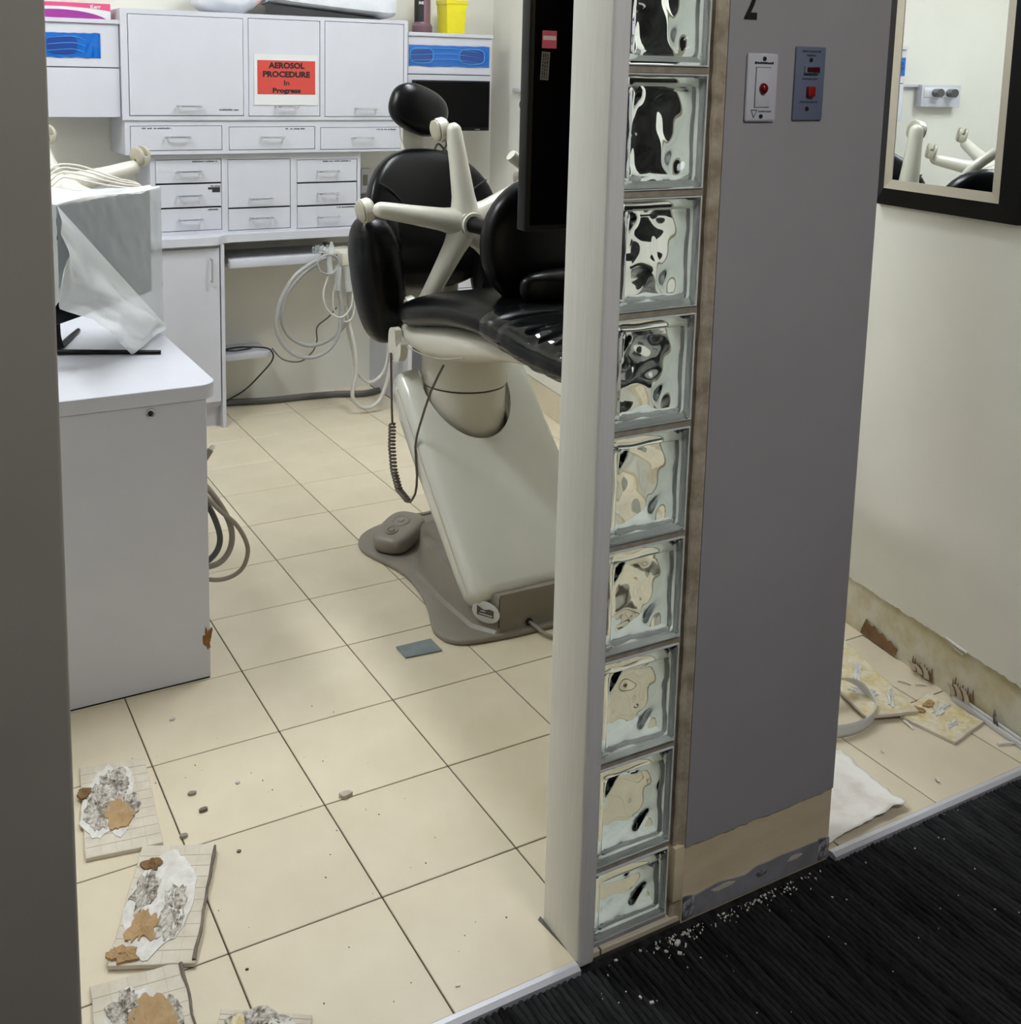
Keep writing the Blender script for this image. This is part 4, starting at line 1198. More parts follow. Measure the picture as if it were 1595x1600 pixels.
# seat cushions
def cushion(stations, e=3.0):
    rings = []
    for y, hx, zb, zt in stations:
        rings.append(ringpts(XC, y, (zb + zt) / 2, hx, (zt - zb) / 2, e=e, n=44))
    return MB().loft(rings)
O('seat_cushion', cushion([(1.362, 0.17, 0.825, 0.855), (1.352, 0.215, 0.808, 0.872), (1.33, 0.242, 0.796, 0.89), (1.27, 0.256, 0.792, 0.912), (1.16, 0.26, 0.818, 0.935), (1.05, 0.26, 0.843, 0.952), (0.95, 0.26, 0.860, 0.963), (0.84, 0.26, 0.868, 0.969), (0.74, 0.258, 0.868, 0.968), (0.71, 0.252, 0.87, 0.962), (0.70, 0.235, 0.88, 0.95)]), 'leather', ch, ang=60)
O('leg_cushion', cushion([(0.70, 0.23, 0.88, 0.945), (0.69, 0.25, 0.866, 0.957), (0.65, 0.256, 0.857, 0.958), (0.56, 0.255, 0.845, 0.950), (0.46, 0.25, 0.838, 0.945), (0.36, 0.245, 0.843, 0.943), (0.25, 0.232, 0.85, 0.94), (0.16, 0.20, 0.86, 0.935), (0.12, 0.15, 0.875, 0.92)]), 'leather', ch, ang=60)
SK = ((0.755, 0.261, 0.866, 0.970), (0.70, 0.262, 0.864, 0.967), (0.66, 0.261, 0.854, 0.964), (0.58, 0.261, 0.845, 0.957), (0.50, 0.2585, 0.839, 0.953), (0.42, 0.256, 0.838, 0.95), (0.36, 0.251, 0.841, 0.949), (0.28, 0.243, 0.846, 0.947))
sl = []
for q in range(57):
    t = q / 8
    i_ = min(int(t), len(SK) - 2)
    y, hx, zb, zt = [a + (b - a) * (t - i_) for a, b in zip(SK[i_], SK[i_ + 1])]
    k = 0.0055
    sl.append([(p[0] + 0.002 * nz(p[0] * 12, p[1] * 30, p[2] * 12), p[1], p[2] + 0.0042 * nz(p[0] * 9, p[1] * 34, 7) + 0.0016 * nz(p[0] * 30, p[1] * 60, 2)) for p in ringpts(XC, y, (zb + zt) / 2, hx + k, (zt - zb) / 2 + k, e=3.0, n=90)])
O('plastic_sleeve', MB().loft(sl, cap=False), 'clear_sleeve', ch, ang=70, label='clear shiny plastic sleeve over the foot end', fixn=False)
# back, wings, headrest
def backf(p):
    x, y, z = p
    t = (z + 0.235) / 0.47
    k = 1.0 - 0.34 * max(0, t - 0.6) ** 1.4 - 0.06 * (1 - t)
    return (x * k, y - 0.75 * x * x + 0.20 * z - (0.02 * sin(t * pi)), z)
bo = O('backrest', MB().pad((XC, 1.625, 1.10), (0.252, 0.055, 0.240), e=(0.80, 0.55), nu=56, nv=30, fn=backf), 'leather', ch, ang=60)
O('backrest_shell', MB().pad((XC, 1.69, 1.08), (0.19, 0.04, 0.19), e=(0.7, 0.55), nu=40, nv=20, fn=backf), 'chair_shell', ch, ang=60)
for s in (-1, 1):
    O('seam', MB().tube([(XC + s * 0.205, 1.557, 1.235), (XC + s * 0.15, 1.557, 1.20), (XC + s * 0.10, 1.555, 1.13), (XC + s * 0.085, 1.552, 1.03), (XC + s * 0.09, 1.545, 0.93)], 0.003, n=6), 'black_rubber', bo)
def wingf(p, s):
    x, y, z = p
    t = (z + 0.21) / 0.42
    k = 1.0 - 0.22 * (1 - t) ** 2 - 0.14 * t ** 3
    return (x * k - s * 0.035 * (1 - t) * 1.0 + s * 0.02 * t, y * k, z)
for s in (-1, 1):
    O('side_wing', MB().pad((XC + s * 0.252, 1.475, 0.925), (0.088, 0.10, 0.212), e=(0.62, 0.75), nu=36, nv=26, fn=lambda p, s=s: wingf(p, s)), 'leather_fold', ch, ang=60)
    O('wing_gusset', MB().pad((XC + s * 0.20, 1.53, 0.975), (0.06, 0.06, 0.165), e=(0.7, 0.8), nu=28, nv=20), 'leather_fold', ch, ang=60)
TH_ = Matrix.Translation((1.192, 1.69, 1.473)) @ Matrix.Rotation(rad(22), 4, 'Y') @ Matrix.Rotation(rad(-10), 4, 'X')
hr = O('headrest', MB().pad((0, 0, 0), (0.114, 0.052, 0.083), e=(0.78, 0.85), nu=40, nv=22, T=TH_), 'leather', ch, ang=60)
O('headrest_stem', MB().box(1.138, 1.222, 1.70, 1.722, 1.27, 1.44, bev=0.006), 'chair_shell', ch)
O('headrest_cable', MB().tube([(1.124, 1.70, 1.42), (1.128, 1.70, 1.38), (1.142, 1.695, 1.34), (1.146, 1.69, 1.30)], 0.0025, n=6), 'cable_white', ch)
# hook at the hip and rear linkage between seat and back
O('hook_bracket', MB().prism(smooth_loop([(1.372, 0.70), (1.376, 0.765), (1.36, 0.79), (1.33, 0.785), (1.325, 0.755), (1.315, 0.735), (1.30, 0.745), (1.288, 0.755), (1.282, 0.74), (1.29, 0.705), (1.32, 0.685)], 3), 0.94, 0.965, T=Matrix(((0, 0, 1, 0), (1, 0, 0, 0), (0, 1, 0, 0), (0, 0, 0, 1)))), 'chair_shell', ch, ang=40)
O('back_link', MB().box(1.06, 1.11, 1.34, 1.64, 0.79, 0.83, bev=0.012).box(1.27, 1.32, 1.34, 1.64, 0.79, 0.83, bev=0.012).box(1.06, 1.32, 1.60, 1.68, 0.78, 0.92, bev=0.015), 'chair_shell', ch)
# foot control with its flat cables
fc = root('foot_control', 'grey-brown foot pedal standing on the chair base plate', 'pedal', (1.01, 1.42, 0.017))
TFc = Matrix.Translation((1.012, 1.43, 0.058)) @ Matrix.Rotation(rad(38), 4, 'Z') @ Matrix.Rotation(rad(-7), 4, 'Y')
O('pedal_body', MB().pad((0, 0, 0), (0.108, 0.068, 0.036), e=(0.6, 0.65), nu=36, nv=16, T=TFc), 'base_brown', fc, ang=60)
O('pedal_foot', MB().pad((0, 0, -0.024), (0.08, 0.052, 0.010), e=(0.5, 0.6), nu=28, nv=10, T=TFc), 'black_rubber', fc)
for x, ry in ((-0.05, 0.022), (0.015, 0.034)):
    O('pedal_button', MB().tube([TFc @ Vector((x + ry * cos(2 * pi * i / 16), ry * 0.8 * sin(2 * pi * i / 16), 0.0345)) for i in range(16)], 0.0045, n=6, sub=2, closed=True).pad((x, 0, 0.034), (0.012, 0.010, 0.006), nu=12, nv=8, T=TFc), 'base_brown', fc)
O('pedal_cable', MB().tube([(1.07, 1.44, 0.06), (1.06, 1.52, 0.055), (1.10, 1.56, 0.05), (1.16, 1.53, 0.06), (1.2, 1.46, 0.10)], 0.006, n=8), 'base_brown', fc)
O('pedal_cable', MB().tube([(1.07, 1.42, 0.05), (1.12, 1.43, 0.05), (1.16, 1.42, 0.10)], 0.006, n=8), 'base_brown', fc)
# coiled cord hanging from the seat
def coil_path():
    keys = [(0.935, 1.345, 0.71), (0.938, 1.345, 0.60), (0.94, 1.34, 0.48)]
    pts = list(keys)
    path = [Vector((0.94, 1.34, 0.475)), Vector((0.938, 1.338, 0.40)), Vector((0.94, 1.325, 0.325)), Vector((0.945, 1.295, 0.268)), Vector((0.955, 1.245, 0.245))]
    def P(t):
        t = t * (len(path) - 1)
        i = min(int(t), len(path) - 2)
        return path[i].lerp(path[i + 1], t - i)
    n = 26 * 8
    for k in range(n):
        a = 2 * pi * k / 8
        c = P(k / n)
        pts.append((c.x + 0.0095 * cos(a), c.y + 0.0095 * sin(a), c.z))
    pts += [(0.957, 1.235, 0.246), (0.952, 1.19, 0.29), (0.945, 1.165, 0.36), (0.943, 1.175, 0.45), (0.94, 1.14, 0.53), (0.936, 1.06, 0.66), (0.945, 1.0, 0.752)]
    return pts
hose('coiled_cord', coil_path(), 0.0038, 'cord_brown', 'brown coiled cord hanging below the dental chair seat', 'cord', n=7, sub=2)
hose('floor_cable', [(1.112, 0.760, 0.028), (1.12, 0.735, 0.022), (1.14, 0.69, 0.010), (1.20, 0.64, 0.0065), (1.30, 0.60, 0.0065), (1.42, 0.52, 0.0065)], 0.0058, 'base_brown', 'taupe cable leaving the chair base across the tiles', 'cable')

# floor box
fb = root('floor_box', 'small grey metal floor plate in front of the chair base', 'floor plate', (0.778, 0.803, 0.0))
O('cover_plate', MB().prism([(0.725, 0.838), (0.724, 0.776), (0.833, 0.766), (0.833, 0.836)], 0.0005, 0.006, bev=0.0012, seg=1), 'floor_plate', fb)
for x, y in ((0.738, 0.806), (0.82, 0.802)):
    O('screw', MB().lathe([(0.0, 0.006), (0.005, 0.006), (0.004, 0.0085), (0.0, 0.009)], n=12, T=Matrix.Translation((x, y, 0))), 'chrome', fb)

# ================================================================== HANGING SCREEN
hsx = root('hanging_screen', 'tall black screen hanging in front of the tipped stool', 'screen', (1.12, 0.47, 1.222))
pn = O('screen_panel', MB().box(0.871, 1.385, 0.452, 0.492, 1.222, 1.95, bev=0.006, seg=3), 'black_plastic', hsx)
O('recess', MB().box(0.884, 1.372, 0.4512, 0.4525, 1.236, 1.936), 'screen_black', pn, smooth=False)
O('pink_label', MB().box(0.904, 0.944, 0.4495, 0.4512, 1.656, 1.697), 'pink_sticker', pn, smooth=False)
O('label_band', MB().box(0.906, 0.942, 0.4488, 0.4495, 1.675, 1.685), 'sticker_white', pn, smooth=False)
TBs = Matrix.Translation((0.914, 0.4503, 1.615)) @ Matrix.Rotation(rad(3), 4, 'Y')
O('grey_label', MB().box(-0.0115, 0.0115, -0.0006, 0.0008, -0.033, 0.033, T=TBs), 'grey_sticker', pn, smooth=False)
mb = MB()
rnd = random.Random(8)
for c in range(3):
    z = -0.029
    while z < 0.028:
        L = rnd.uniform(0.003, 0.011)
        mb.box(-0.0085 + 0.006 * c, -0.0052 + 0.006 * c, -0.0011, -0.0006, z, min(z + L, 0.029), T=TBs)
        z += L + 0.0018
O('label_print', mb, 'black_mark', pn, smooth=False)
O('rear_boss', MB().box(1.04, 1.22, 0.492, 0.515, 1.5, 1.75, bev=0.01), 'black_plastic', hsx)
O('ceiling_pole', MB().tube([(1.13, 0.536, 1.6), (1.13, 0.536, ZC)], 0.022, n=16, smooth=False), 'black_plastic', hsx)
O('ceiling_flange', MB().lathe([(0.0, ZC - 0.02), (0.07, ZC - 0.02), (0.075, ZC - 0.001), (0.0, ZC - 0.001)], n=24, T=Matrix.Translation((1.13, 0.536, 0))), 'black_plastic', hsx)

# ================================================================== MIRROR
mi = root('wall_mirror', 'mirror in a black frame with a silver inner lip on the right wall', 'mirror', (1.9275, 0.0, 0.0), (0, 0, -TH))
S0, S1, Z0, Z1 = -0.117, 0.370, 1.260, 1.892
BW, LW = 0.047, 0.025
def fprof(w0, w1, n0, n1, nb):
    return (w0, w1, n0, n1, nb)
def frame(mbx, w0, w1, n0, n1, nb):
    """mitred frame ring between insets w0 and w1, heights n0 and n1 off the wall"""
    o = [(S0 + w0, Z0 + w0), (S1 - w0, Z0 + w0), (S1 - w0, Z1 - w0), (S0 + w0, Z1 - w0)]
    i = [(S0 + w1, Z0 + w1), (S1 - w1, Z0 + w1), (S1 - w1, Z1 - w1), (S0 + w1, Z1 - w1)]
    rings = []
    for k in range(4):
        rings.append([(-nb, o[k][0], o[k][1]), (-n0, o[k][0], o[k][1]), (-n1, i[k][0], i[k][1]), (-nb, i[k][0], i[k][1])])
    mbx.loft(rings, closed=True)
    return mbx
O('frame', frame(MB(), 0, BW, 0.018, 0.032, 0.002), 'frame_black', mi, local=True, smooth=False)
O('inner_lip', frame(MB(), BW, BW + LW, 0.032, 0.029, 0.002), 'frame_silver', mi, local=True, smooth=False)
O('glass', MB().box(-0.0275, -0.008, S0 + BW + LW - 0.004, S1 - BW - LW + 0.004, Z0 + BW + LW - 0.004, Z1 - BW - LW + 0.004), 'mirror_glass', mi, local=True, smooth=False)

# ================================================================== SWITCHES AND NUMBER
YF = -0.3045
def plate_screw(parent, x, z, y):
    s = O('screw', MB().lathe([(0.0, 0.0), (0.0042, 0.0), (0.0036, 0.0016), (0.0, 0.002)], n=14, T=Matrix.Translation((x, y, z)) @ Matrix.Rotation(rad(90), 4, 'X')), 'dark_chrome', parent)
    O('slot', MB().box(-0.0034, 0.0034, -0.0026, -0.0018, -0.0005, 0.0005, T=Matrix.Translation((x, y, z)) @ Matrix.Rotation(rad(-50), 4, 'Y')), 'black_rubber', s, smooth=False)
sw = root('wall_switch', 'white wall switch plate with a round red indicator on the partition', 'switch', (0.8735, YF, 1.516))
O('plate', MB().box(0.8385, 0.9085, YF - 0.006, YF, 1.516, 1.634, bev=0.0042, seg=3), 'plate_white', sw)
O('rocker', MB().box(0.857, 0.890, YF - 0.0082, YF - 0.005, 1.541, 1.609, bev=0.0012), 'plate_white', sw)
O('rocker_gap', MB().box(0.8562, 0.8908, YF - 0.0064, YF - 0.005, 1.5402, 1.6098), 'gap_dark', sw, smooth=False)
O('indicator', MB().pad((0.873, YF - 0.009, 1.573), (0.0088, 0.008, 0.0098), e=(1, 1), nu=20, nv=12), 'red_lens', sw)
plate_screw(sw, 0.8745, 1.624, YF - 0.006)
plate_screw(sw, 0.873, 1.525, YF - 0.006)
mb = MB().box(0.853, 0.8575, YF - 0.0066, YF - 0.006, 1.6145, 1.619)
rnd = random.Random(12)
x = 0.8585
while x < 0.895:
    w_ = rnd.uniform(0.0012, 0.0028)
    mb.box(x, x + w_, YF - 0.0066, YF - 0.006, 1.615, 1.615 + rnd.uniform(0.0026, 0.0042))
    x += w_ + 0.0007
O('printed_line', mb, 'black_mark', sw, smooth=False)
mb = MB()
text_mb(mb, 'CAUTION X-RAYS', (0.8665, YF - 0.0064, 1.5335), (1, 0, 0), (0, 0, 1), 0.030, 0.0032, bold=0.03, align='L')
tri = [(0.850, 1.536), (0.8635, 1.536), (0.8565, 1.523)]
for i in range(3):
    a, b = tri[i], tri[(i + 1) % 3]
    mb.tube([(a[0], YF - 0.0064, a[1]), (b[0], YF - 0.0064, b[1])], 0.0006, n=5, smooth=False)
O('caution_mark', mb, 'black_mark', sw, smooth=False, fixn=False)
sx = root('exposure_switch', 'blue-grey metal switch plate with red light and red button', 'switch', (0.987, YF, 1.518))
O('plate', MB().box(0.951, 1.0225, YF - 0.0045, YF, 1.518, 1.648, bev=0.002, seg=2), 'plate_blue', sx)
O('light_frame', MB().box(0.970, 1.004, YF - 0.011, YF - 0.004, 1.601, 1.6135, bev=0.001), 'chrome', sx)
O('light', MB().box(0.9725, 1.0015, YF - 0.0125, YF - 0.0105, 1.6032, 1.6115, bev=0.0006), 'red_dark', sx)
O('button', MB().box(0.979, 0.996, YF - 0.012, YF - 0.004, 1.560, 1.578, bev=0.002), 'red_button', sx)
plate_screw(sx, 0.986, 1.6245, YF - 0.0045)
plate_screw(sx, 0.983, 1.5385, YF - 0.0045)
mb = MB()
for s, z, wd in (('REMOTE EXPOSURE', 1.6395, 0.046), ('TERMINAL', 1.6325, 0.024), ('EXPOSURE LIGHT', 1.5915, 0.038), ('EXPOSURE SWITCH', 1.5505, 0.044)):
    text_mb(mb, s, (0.9868, YF - 0.0048, z), (1, 0, 0), (0, 0, 1), wd, 0.0035, bold=0.02)
O('lettering', mb, 'black_mark', sx, smooth=False, fixn=False)
nu2 = O('room_number', text_mb(MB(), '2', (0.842, YF - 0.0012, 1.7215), (1, 0, 0), (0, 0, 1), 0.028, 0.063, bold=0.02), 'ink', smooth=False, thick=0.001, fixn=False)
tag(nu2, 'black number 2 stuck high on the grey partition', 'number')

# ================================================================== DEBRIS
def lerp2(c, u, v):
    a = Vector(c[0]).lerp(Vector(c[1]), u)
    b = Vector(c[3]).lerp(Vector(c[2]), u)
    return a.lerp(b, v)
def quad_T(c, z):
    """unit square (u,v) onto the quad: returns mapper"""
    def f(u, v, h=0.0):
        p = lerp2([(x, y, 0) for x, y in c], u, v)
        return (p.x, p.y, z + h)
    return f
def broken_tile(label, c, z, seed, patches, grid=True, chip=True):
    """upturned tile: corner order far-left, far-right, near-right, near-left"""
    r = root('broken_tile', label, 'tile', (sum(p[0] for p in c) / 4, sum(p[1] for p in c) / 4, z), group='prised-off tiles lying upside down')
    f = quad_T(c, z)
    rnd = random.Random(seed)
    edge = []
    for (a, b) in (((0, 0), (1, 0)), ((1, 0), (1, 1)), ((1, 1), (0, 1)), ((0, 1), (0, 0))):
        for k in range(8):
            t = k / 8
            u, v = a[0] + (b[0] - a[0]) * t, a[1] + (b[1] - a[1]) * t
            jj = rnd.uniform(-0.008, 0.008) if k else 0
            u2, v2 = u + (jj if a[0] == b[0] else 0), v + (jj * 0.5 if a[1] == b[1] else 0)
            p = f(u2, v2)
            edge.append((p[0], p[1]))
    O('tile_body', MB().prism(edge, z, z + 0.009, bev=0.001, seg=1), 'tile_back', r, ang=30)
    if grid:
        gm = MB()
        nu, nv = 5, 10
        for i in range(1, nu):
            a, b = f(i / nu, 0.01, 0.0092), f(i / nu, 0.99, 0.0092)
            gm.tube([a, b], 0.0006, n=4, smooth=False)
        for j in range(1, nv):
            a, b = f(0.01, j / nv, 0.0092), f(0.99, j / nv, 0.0092)
            gm.tube([a, b], 0.0006, n=4, smooth=False)
        O('moulded_grid', gm, 'tile_grid', r, smooth=False)
    W_ = (Vector(c[1]) - Vector(c[0])).length
    H_ = (Vector(c[3]) - Vector(c[0])).length
    ang = math.atan2(c[1][1] - c[0][1], c[1][0] - c[0][0])
    for i, (nm, mt, u, v, ru, rv, h, rg, jg) in enumerate(patches):
        p = f(u, v)
        O(nm, blob(MB(), p[0], p[1], ru * W_, rv * H_, z + 0.0088, h, seed * 10 + i, n=44, jag=jg, rough=rg, rot=ang, rings=7), mt, r, smooth=False)
    if chip:
        a, b = f(1.0, 0.02, 0.0095), f(0.985, 0.98, 0.0095)
        pts = [Vector(a).lerp(Vector(b), t) + Vector((rnd.uniform(-0.002, 0.002), 0, 0)) for t in [k / 10 for k in range(11)]]
        O('grout_rib', MB().tube(pts, [rnd.uniform(0.002, 0.0042) for _ in pts], n=6, sub=2), 'grout_grey', r)
    return r
broken_tile('upturned beige tile nearest the white cabinet, tan paper at its centre', [(-0.152, 0.665), (-0.011, 0.639), (-0.04, 0.334), (-0.19, 0.355)], 0.0, 2, [
    ('plaster_crust', 'crust_white', 0.36, 0.46, 0.38, 0.40, 0.0022, 0.0010, 0.22), ('grit_crust', 'crust_grit', 0.50, 0.27, 0.24, 0.17, 0.0035, 0.0022, 0.28),
    ('grit_crust', 'crust_grit', 0.22, 0.52, 0.17, 0.24, 0.0042, 0.0022, 0.35), ('grit_crust', 'crust_grit', 0.66, 0.55, 0.13, 0.13, 0.0036, 0.0018, 0.25),
    ('torn_paper', 'kraft_light', 0.47, 0.62, 0.22, 0.14, 0.0048, 0.0006, 0.3), ('torn_paper', 'kraft', 0.05, 0.33, 0.09, 0.06, 0.006, 0.0008, 0.4)], chip=False)
broken_tile('long upturned tile, the middle of the three by the left wall end', [(-0.081, 0.340), (0.053, 0.278), (-0.062, -0.006), (-0.203, 0.058)], 0.002, 3, [
    ('plaster_crust', 'crust_white', 0.42, 0.52, 0.41, 0.44, 0.0022, 0.0009, 0.14), ('grit_crust', 'crust_grit', 0.62, 0.58, 0.18, 0.24, 0.0032, 0.0018, 0.3),
    ('grit_crust', 'crust_grit', 0.22, 0.42, 0.16, 0.20, 0.004, 0.0024, 0.4), ('torn_paper', 'kraft_light', 0.30, 0.72, 0.16, 0.15, 0.0044, 0.0008, 0.45),
    ('torn_paper', 'kraft', 0.22, 0.19, 0.13, 0.06, 0.005, 0.001, 0.35), ('torn_paper', 'kraft_light', 0.14, 0.93, 0.18, 0.06, 0.0052, 0.001, 0.4)])
broken_tile('upturned tile with a large tan paper patch, nearest the bottom left', [(-0.238, 0.029), (-0.084, 0.012), (-0.108, -0.288), (-0.262, -0.268)], 0.0, 5, [
    ('plaster_crust', 'crust_white', 0.40, 0.50, 0.37, 0.42, 0.0022, 0.001, 0.16), ('grit_crust', 'crust_grit', 0.78, 0.44, 0.12, 0.22, 0.0034, 0.0018, 0.25),
    ('grit_crust', 'crust_grit', 0.32, 0.25, 0.17, 0.14, 0.0042, 0.0024, 0.4), ('torn_paper', 'kraft_light', 0.55, 0.44, 0.24, 0.24, 0.0046, 0.0006, 0.2),
    ('torn_paper', 'kraft_light', 0.38, 0.62, 0.14, 0.22, 0.0052, 0.001, 0.35)])
broken_tile('upturned gritty tile at the bottom edge, away from the other three', [(-0.049, -0.119), (0.085, -0.201), (0.045, -0.290), (-0.098, -0.215)], 0.0, 7, [
    ('grit_crust', 'crust_grit', 0.42, 0.36, 0.36, 0.40, 0.004, 0.0024, 0.16), ('plaster_crust', 'crust_white', 0.66, 0.55, 0.24, 0.36, 0.0052, 0.0014, 0.3), ('torn_paper', 'crust_yellow', 0.22, 0.45, 0.10, 0.30, 0.005, 0.0018, 0.35)], chip=False)

# chips of mortar on the tiles
chips = [((0.085, 0.772), 0.013, 'hose_light', 'small pale chip near the white cabinet foot'), ((0.055, 0.470), 0.016, 'hose_taupe', 'small slanted brown chip right of the first upturned tile'),
         ((0.063, 0.404), 0.019, 'grout_grey', 'dark oblong chip standing in the middle of a floor tile'), ((0.156, 0.462), 0.011, 'hose_light', 'tiny round pale chip further into the doorway'),
         ((0.005, 0.341), 0.017, 'hose_taupe', 'brown chip lying on a grout line by the second upturned tile'), ((0.094, 0.247), 0.010, 'grout_grey', 'tiny crooked chip right of the second upturned tile'),
         ((0.355, 0.310), 0.026, 'tile_edge', 'largest mortar chip, alone near the middle of the floor'), ((0.018, -0.051), 0.006, 'black_rubber', 'tiny dark chip above the bottom edge tile'), ((0.337, -0.253), 0.008, 'crumb', 'tiny white flake beside the metal threshold')]
for i, ((x, y), s, mt, lb) in enumerate(chips):
    rnd = random.Random(40 + i)
    n = 7
    pts = [(x + s * (0.55 + rnd.uniform(-0.1, 0.15)) * cos(2 * pi * k / n + i), y + s * (0.34 + rnd.uniform(-0.08, 0.1)) * sin(2 * pi * k / n + i)) for k in range(n)]
    o = O('mortar_chip', MB().prism(pts, 0.0, s * 0.36, bev=s * 0.02, seg=1), mt, smooth=False)
    tag(o, lb, 'chip', 'chips of mortar on the tiles')
# grains too small to count
mb = MB()
rnd = random.Random(77)
for k in range(46):
    x, y = rnd.uniform(-0.05, 0.5), rnd.uniform(-0.27, 0.7)
    s = rnd.uniform(0.0005, 0.0013)
    mb.box(x - s, x + s, y - s, y + s, 0.0, s * 1.2)
tag(O('mortar_grains', mb, 'grout_grey', smooth=False), 'scattered dark mortar grains on the doorway tiles', 'debris', kind='stuff')

# right-hand bay: baseboard tiles, curled strip and paint sheet
def crusted(label, c, z, seed, patches):
    r = broken_tile(label, c, z, seed, patches, grid=False, chip=False)
    f = quad_T(c, z)
    def ridge(u, v):
        uu, vv = 0.012 + 0.976 * u, 0.012 + 0.976 * v
        x, y, _ = f(uu, vv)
        h = 0.0012 + 0.0075 * max(0, 0.42 - abs(nz(x * 26 + y * 30, y * 14 - x * 12, seed))) + 0.003 * nz(x * 90, y * 90, seed + 3)
        e = min(u, 1 - u, v, 1 - v)
        h *= min(1.0, e / 0.06)
        return (x, y, z + 0.0086 + max(h, 0.0))
    O('adhesive_bed', MB().grid(ridge, 60, 60), 'crust_mixed', r, smooth=False)
    return r
crusted('cream baseboard tile caked with adhesive, lying on top of the other one', [(1.66, 0.105), (1.879, 0.295), (1.765, -0.058), (1.626, -0.014)], 0.0115, 11, [
    ('adhesive_crust', 'crust_white', 0.36, 0.55, 0.06, 0.30, 0.0062, 0.0024, 0.35), ('adhesive_crust', 'crust_white', 0.62, 0.30, 0.16, 0.08, 0.0062, 0.0016, 0.5), ('adhesive_crust', 'crust_white', 0.72, 0.80, 0.16, 0.06, 0.0065, 0.0016, 0.5)])
crusted('cream baseboard tile caked with adhesive, the lower one nearer the mirror wall', [(1.72, -0.039), (1.881, 0.007), (1.891, -0.15), (1.748, -0.177)], 0.0, 13, [
    ('adhesive_crust', 'crust_white', 0.66, 0.40, 0.22, 0.08, 0.0062, 0.0016, 0.5), ('adhesive_crust', 'crust_white', 0.40, 0.74, 0.16, 0.06, 0.006, 0.0016, 0.5), ('torn_paper', 'kraft_light', 0.62, 0.20, 0.12, 0.07, 0.0068, 0.0008, 0.4), ('torn_paper', 'kraft_light', 0.36, 0.18, 0.06, 0.10, 0.0066, 0.0008, 0.4)])
CL = [Vector(p) for p in ((1.48, -0.02, 0.0), (1.55, -0.036, 0.0), (1.62, -0.03, 0.0), (1.675, 0.0, 0.002), (1.695, 0.035, 0.012), (1.69, 0.065, 0.034), (1.665, 0.088, 0.05), (1.625, 0.105, 0.058), (1.57, 0.125, 0.06))]
def curl(u, v):
    t = v * (len(CL) - 1)
    i = min(int(t), len(CL) - 2)
    f = t - i
    g_ = lambda k: CL[min(max(k, 0), len(CL) - 1)]
    p0, p1, p2, p3 = g_(i - 1), g_(i), g_(i + 1), g_(i + 2)
    p = 0.5 * (2 * p1 + (p2 - p0) * f + (2 * p0 - 5 * p1 + 4 * p2 - p3) * f * f + (3 * p1 - p0 - 3 * p2 + p3) * f ** 3)
    lean = v * v
    return (p.x - 0.018 * u * lean, p.y - 0.034 * u * lean, p.z + 0.0015 + 0.036 * u * (1 - 0.75 * lean))
o = O('curled_strip', MB().grid(curl, 4, 28), 'paper_white', fixn=False, thick=0.0012, ang=60)
tag(o, 'pale curled strip of trim rolled up beside the partition', 'strip')
def sheet(u, v):
    c = [(1.10, -0.06), (1.475, -0.075), (1.448, -0.282), (1.20, -0.292)]
    p = lerp2([(x, y, 0) for x, y in c], u, v)
    z = 0.003 + 0.010 * (1 - abs(2 * u - 1.45)) ** 2 * (u > 0.4) + 0.004 * abs(nz(u * 3, v * 3, 2)) + 0.03 * max(0, v - 0.75) * (0.4 + abs(sin(u * 5))) + 0.02 * max(0, 0.25 - v)
    j = 0.012 * nz(u * 9, v * 9, 5)
    return (p.x + j * (1 if u > 0.9 or u < 0.1 else 0.2), p.y + j * (1 if v > 0.9 or v < 0.1 else 0.2), z)
o = O('paint_sheet', MB().grid(sheet, 40, 24), 'sheet_paint', fixn=False, thick=0.001, ang=60)
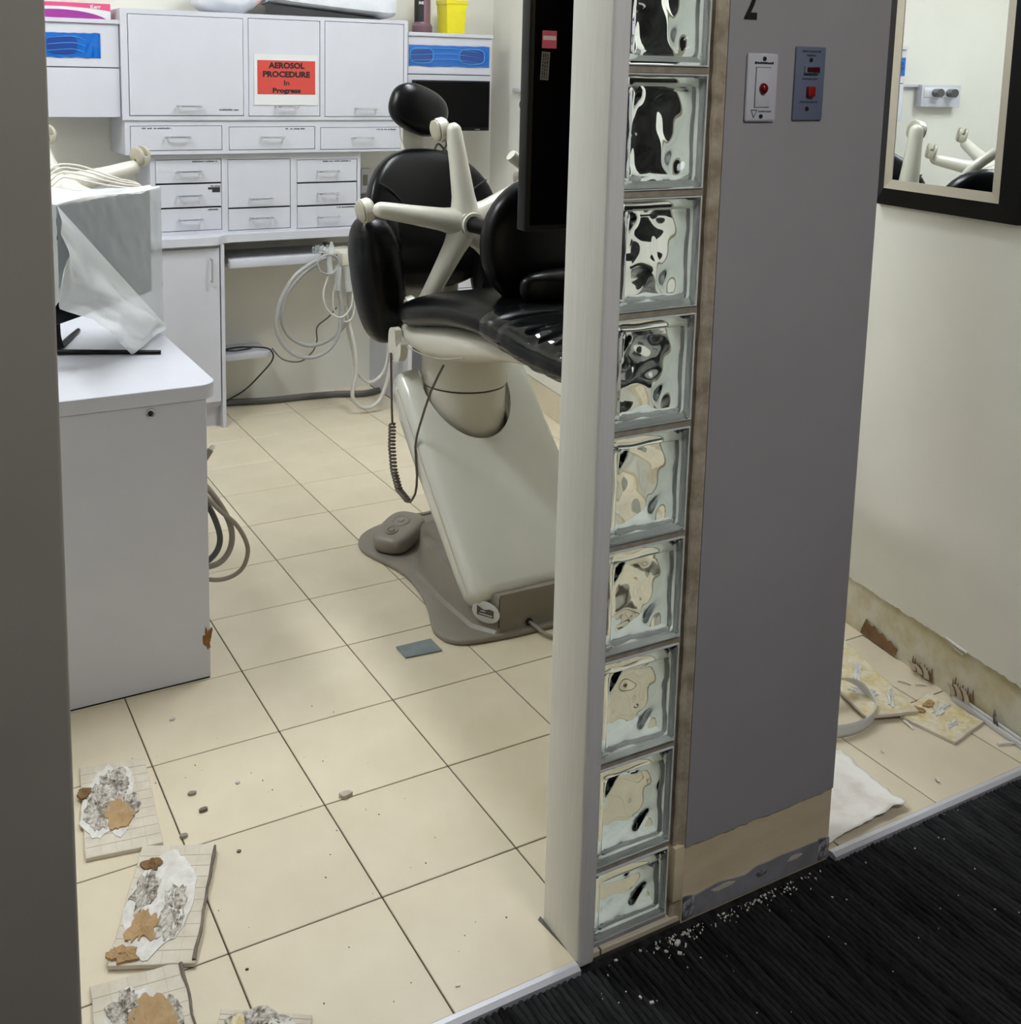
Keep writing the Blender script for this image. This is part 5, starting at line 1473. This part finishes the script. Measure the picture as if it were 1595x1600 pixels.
tag(o, 'torn white sheet of paint curling on the tiles at the partition foot', 'sheet')
sticks = [((1.718, -0.052), (1.708, -0.088), 0.0035, 'short white stick in front of the lower baseboard tile'), ((1.592, -0.247), (1.589, -0.258), 0.004, 'tiny white crumb near the right metal edging'), ((1.86, 0.085), (1.875, 0.055), 0.003, 'white splinter by the wall above the baseboard tiles'), ((1.885, 0.05), (1.91, 0.035), 0.003, 'white splinter against the foot of the mirror wall'), ((1.842, -0.225), (1.885, -0.243), 0.004, 'white curled splinter at the right edge by the wall foot'), ((1.567, -0.115), (1.564, -0.122), 0.003, 'tiny white crumb between curled strip and metal edging')]
for a, b, r_, lb in sticks:
    m_ = ((a[0] + b[0]) / 2, (a[1] + b[1]) / 2 + 0.002, r_ + 0.003)
    tag(O('plaster_splinter', MB().tube([(a[0], a[1], r_), m_, (b[0], b[1], r_)], [r_, r_ * 0.9, r_ * 0.7], n=6, sub=3), 'crumb'), lb, 'splinter', 'white splinters on the right-hand tiles')
# crumbs on the carpet
mb = MB()
rnd = random.Random(99)
spots = [(0.748, -0.351, 0.006), (0.737, -0.371, 0.004), (0.622, -0.331, 0.003), (0.612, -0.416, 0.0028), (0.623, -0.434, 0.0035), (0.676, -0.333, 0.0025), (0.717, -0.356, 0.003), (1.098, -0.398, 0.002)]
for k in range(150):
    x = rnd.choice((rnd.gauss(0.76, 0.03), rnd.uniform(0.82, 1.12), rnd.gauss(0.95, 0.06)))
    spots.append((x, -0.33 - abs(rnd.gauss(0, 0.012)), rnd.uniform(0.0006, 0.0022)))
for k in range(40):
    spots.append((rnd.uniform(0.5, 1.7), rnd.uniform(-0.33, -0.6), rnd.uniform(0.0006, 0.0018)))
for x, y, s in spots:
    a = rnd.uniform(0, pi)
    T = Matrix.Translation((x, y, -0.0035)) @ Matrix.Rotation(a, 4, 'Z')
    mb.box(-s, s, -s * 0.6, s * 0.6, -0.001, s * 0.6, T=T)
tag(O('carpet_crumbs', mb, 'crumb', smooth=False), 'white plaster crumbs scattered on the black carpet', 'debris', kind='stuff')
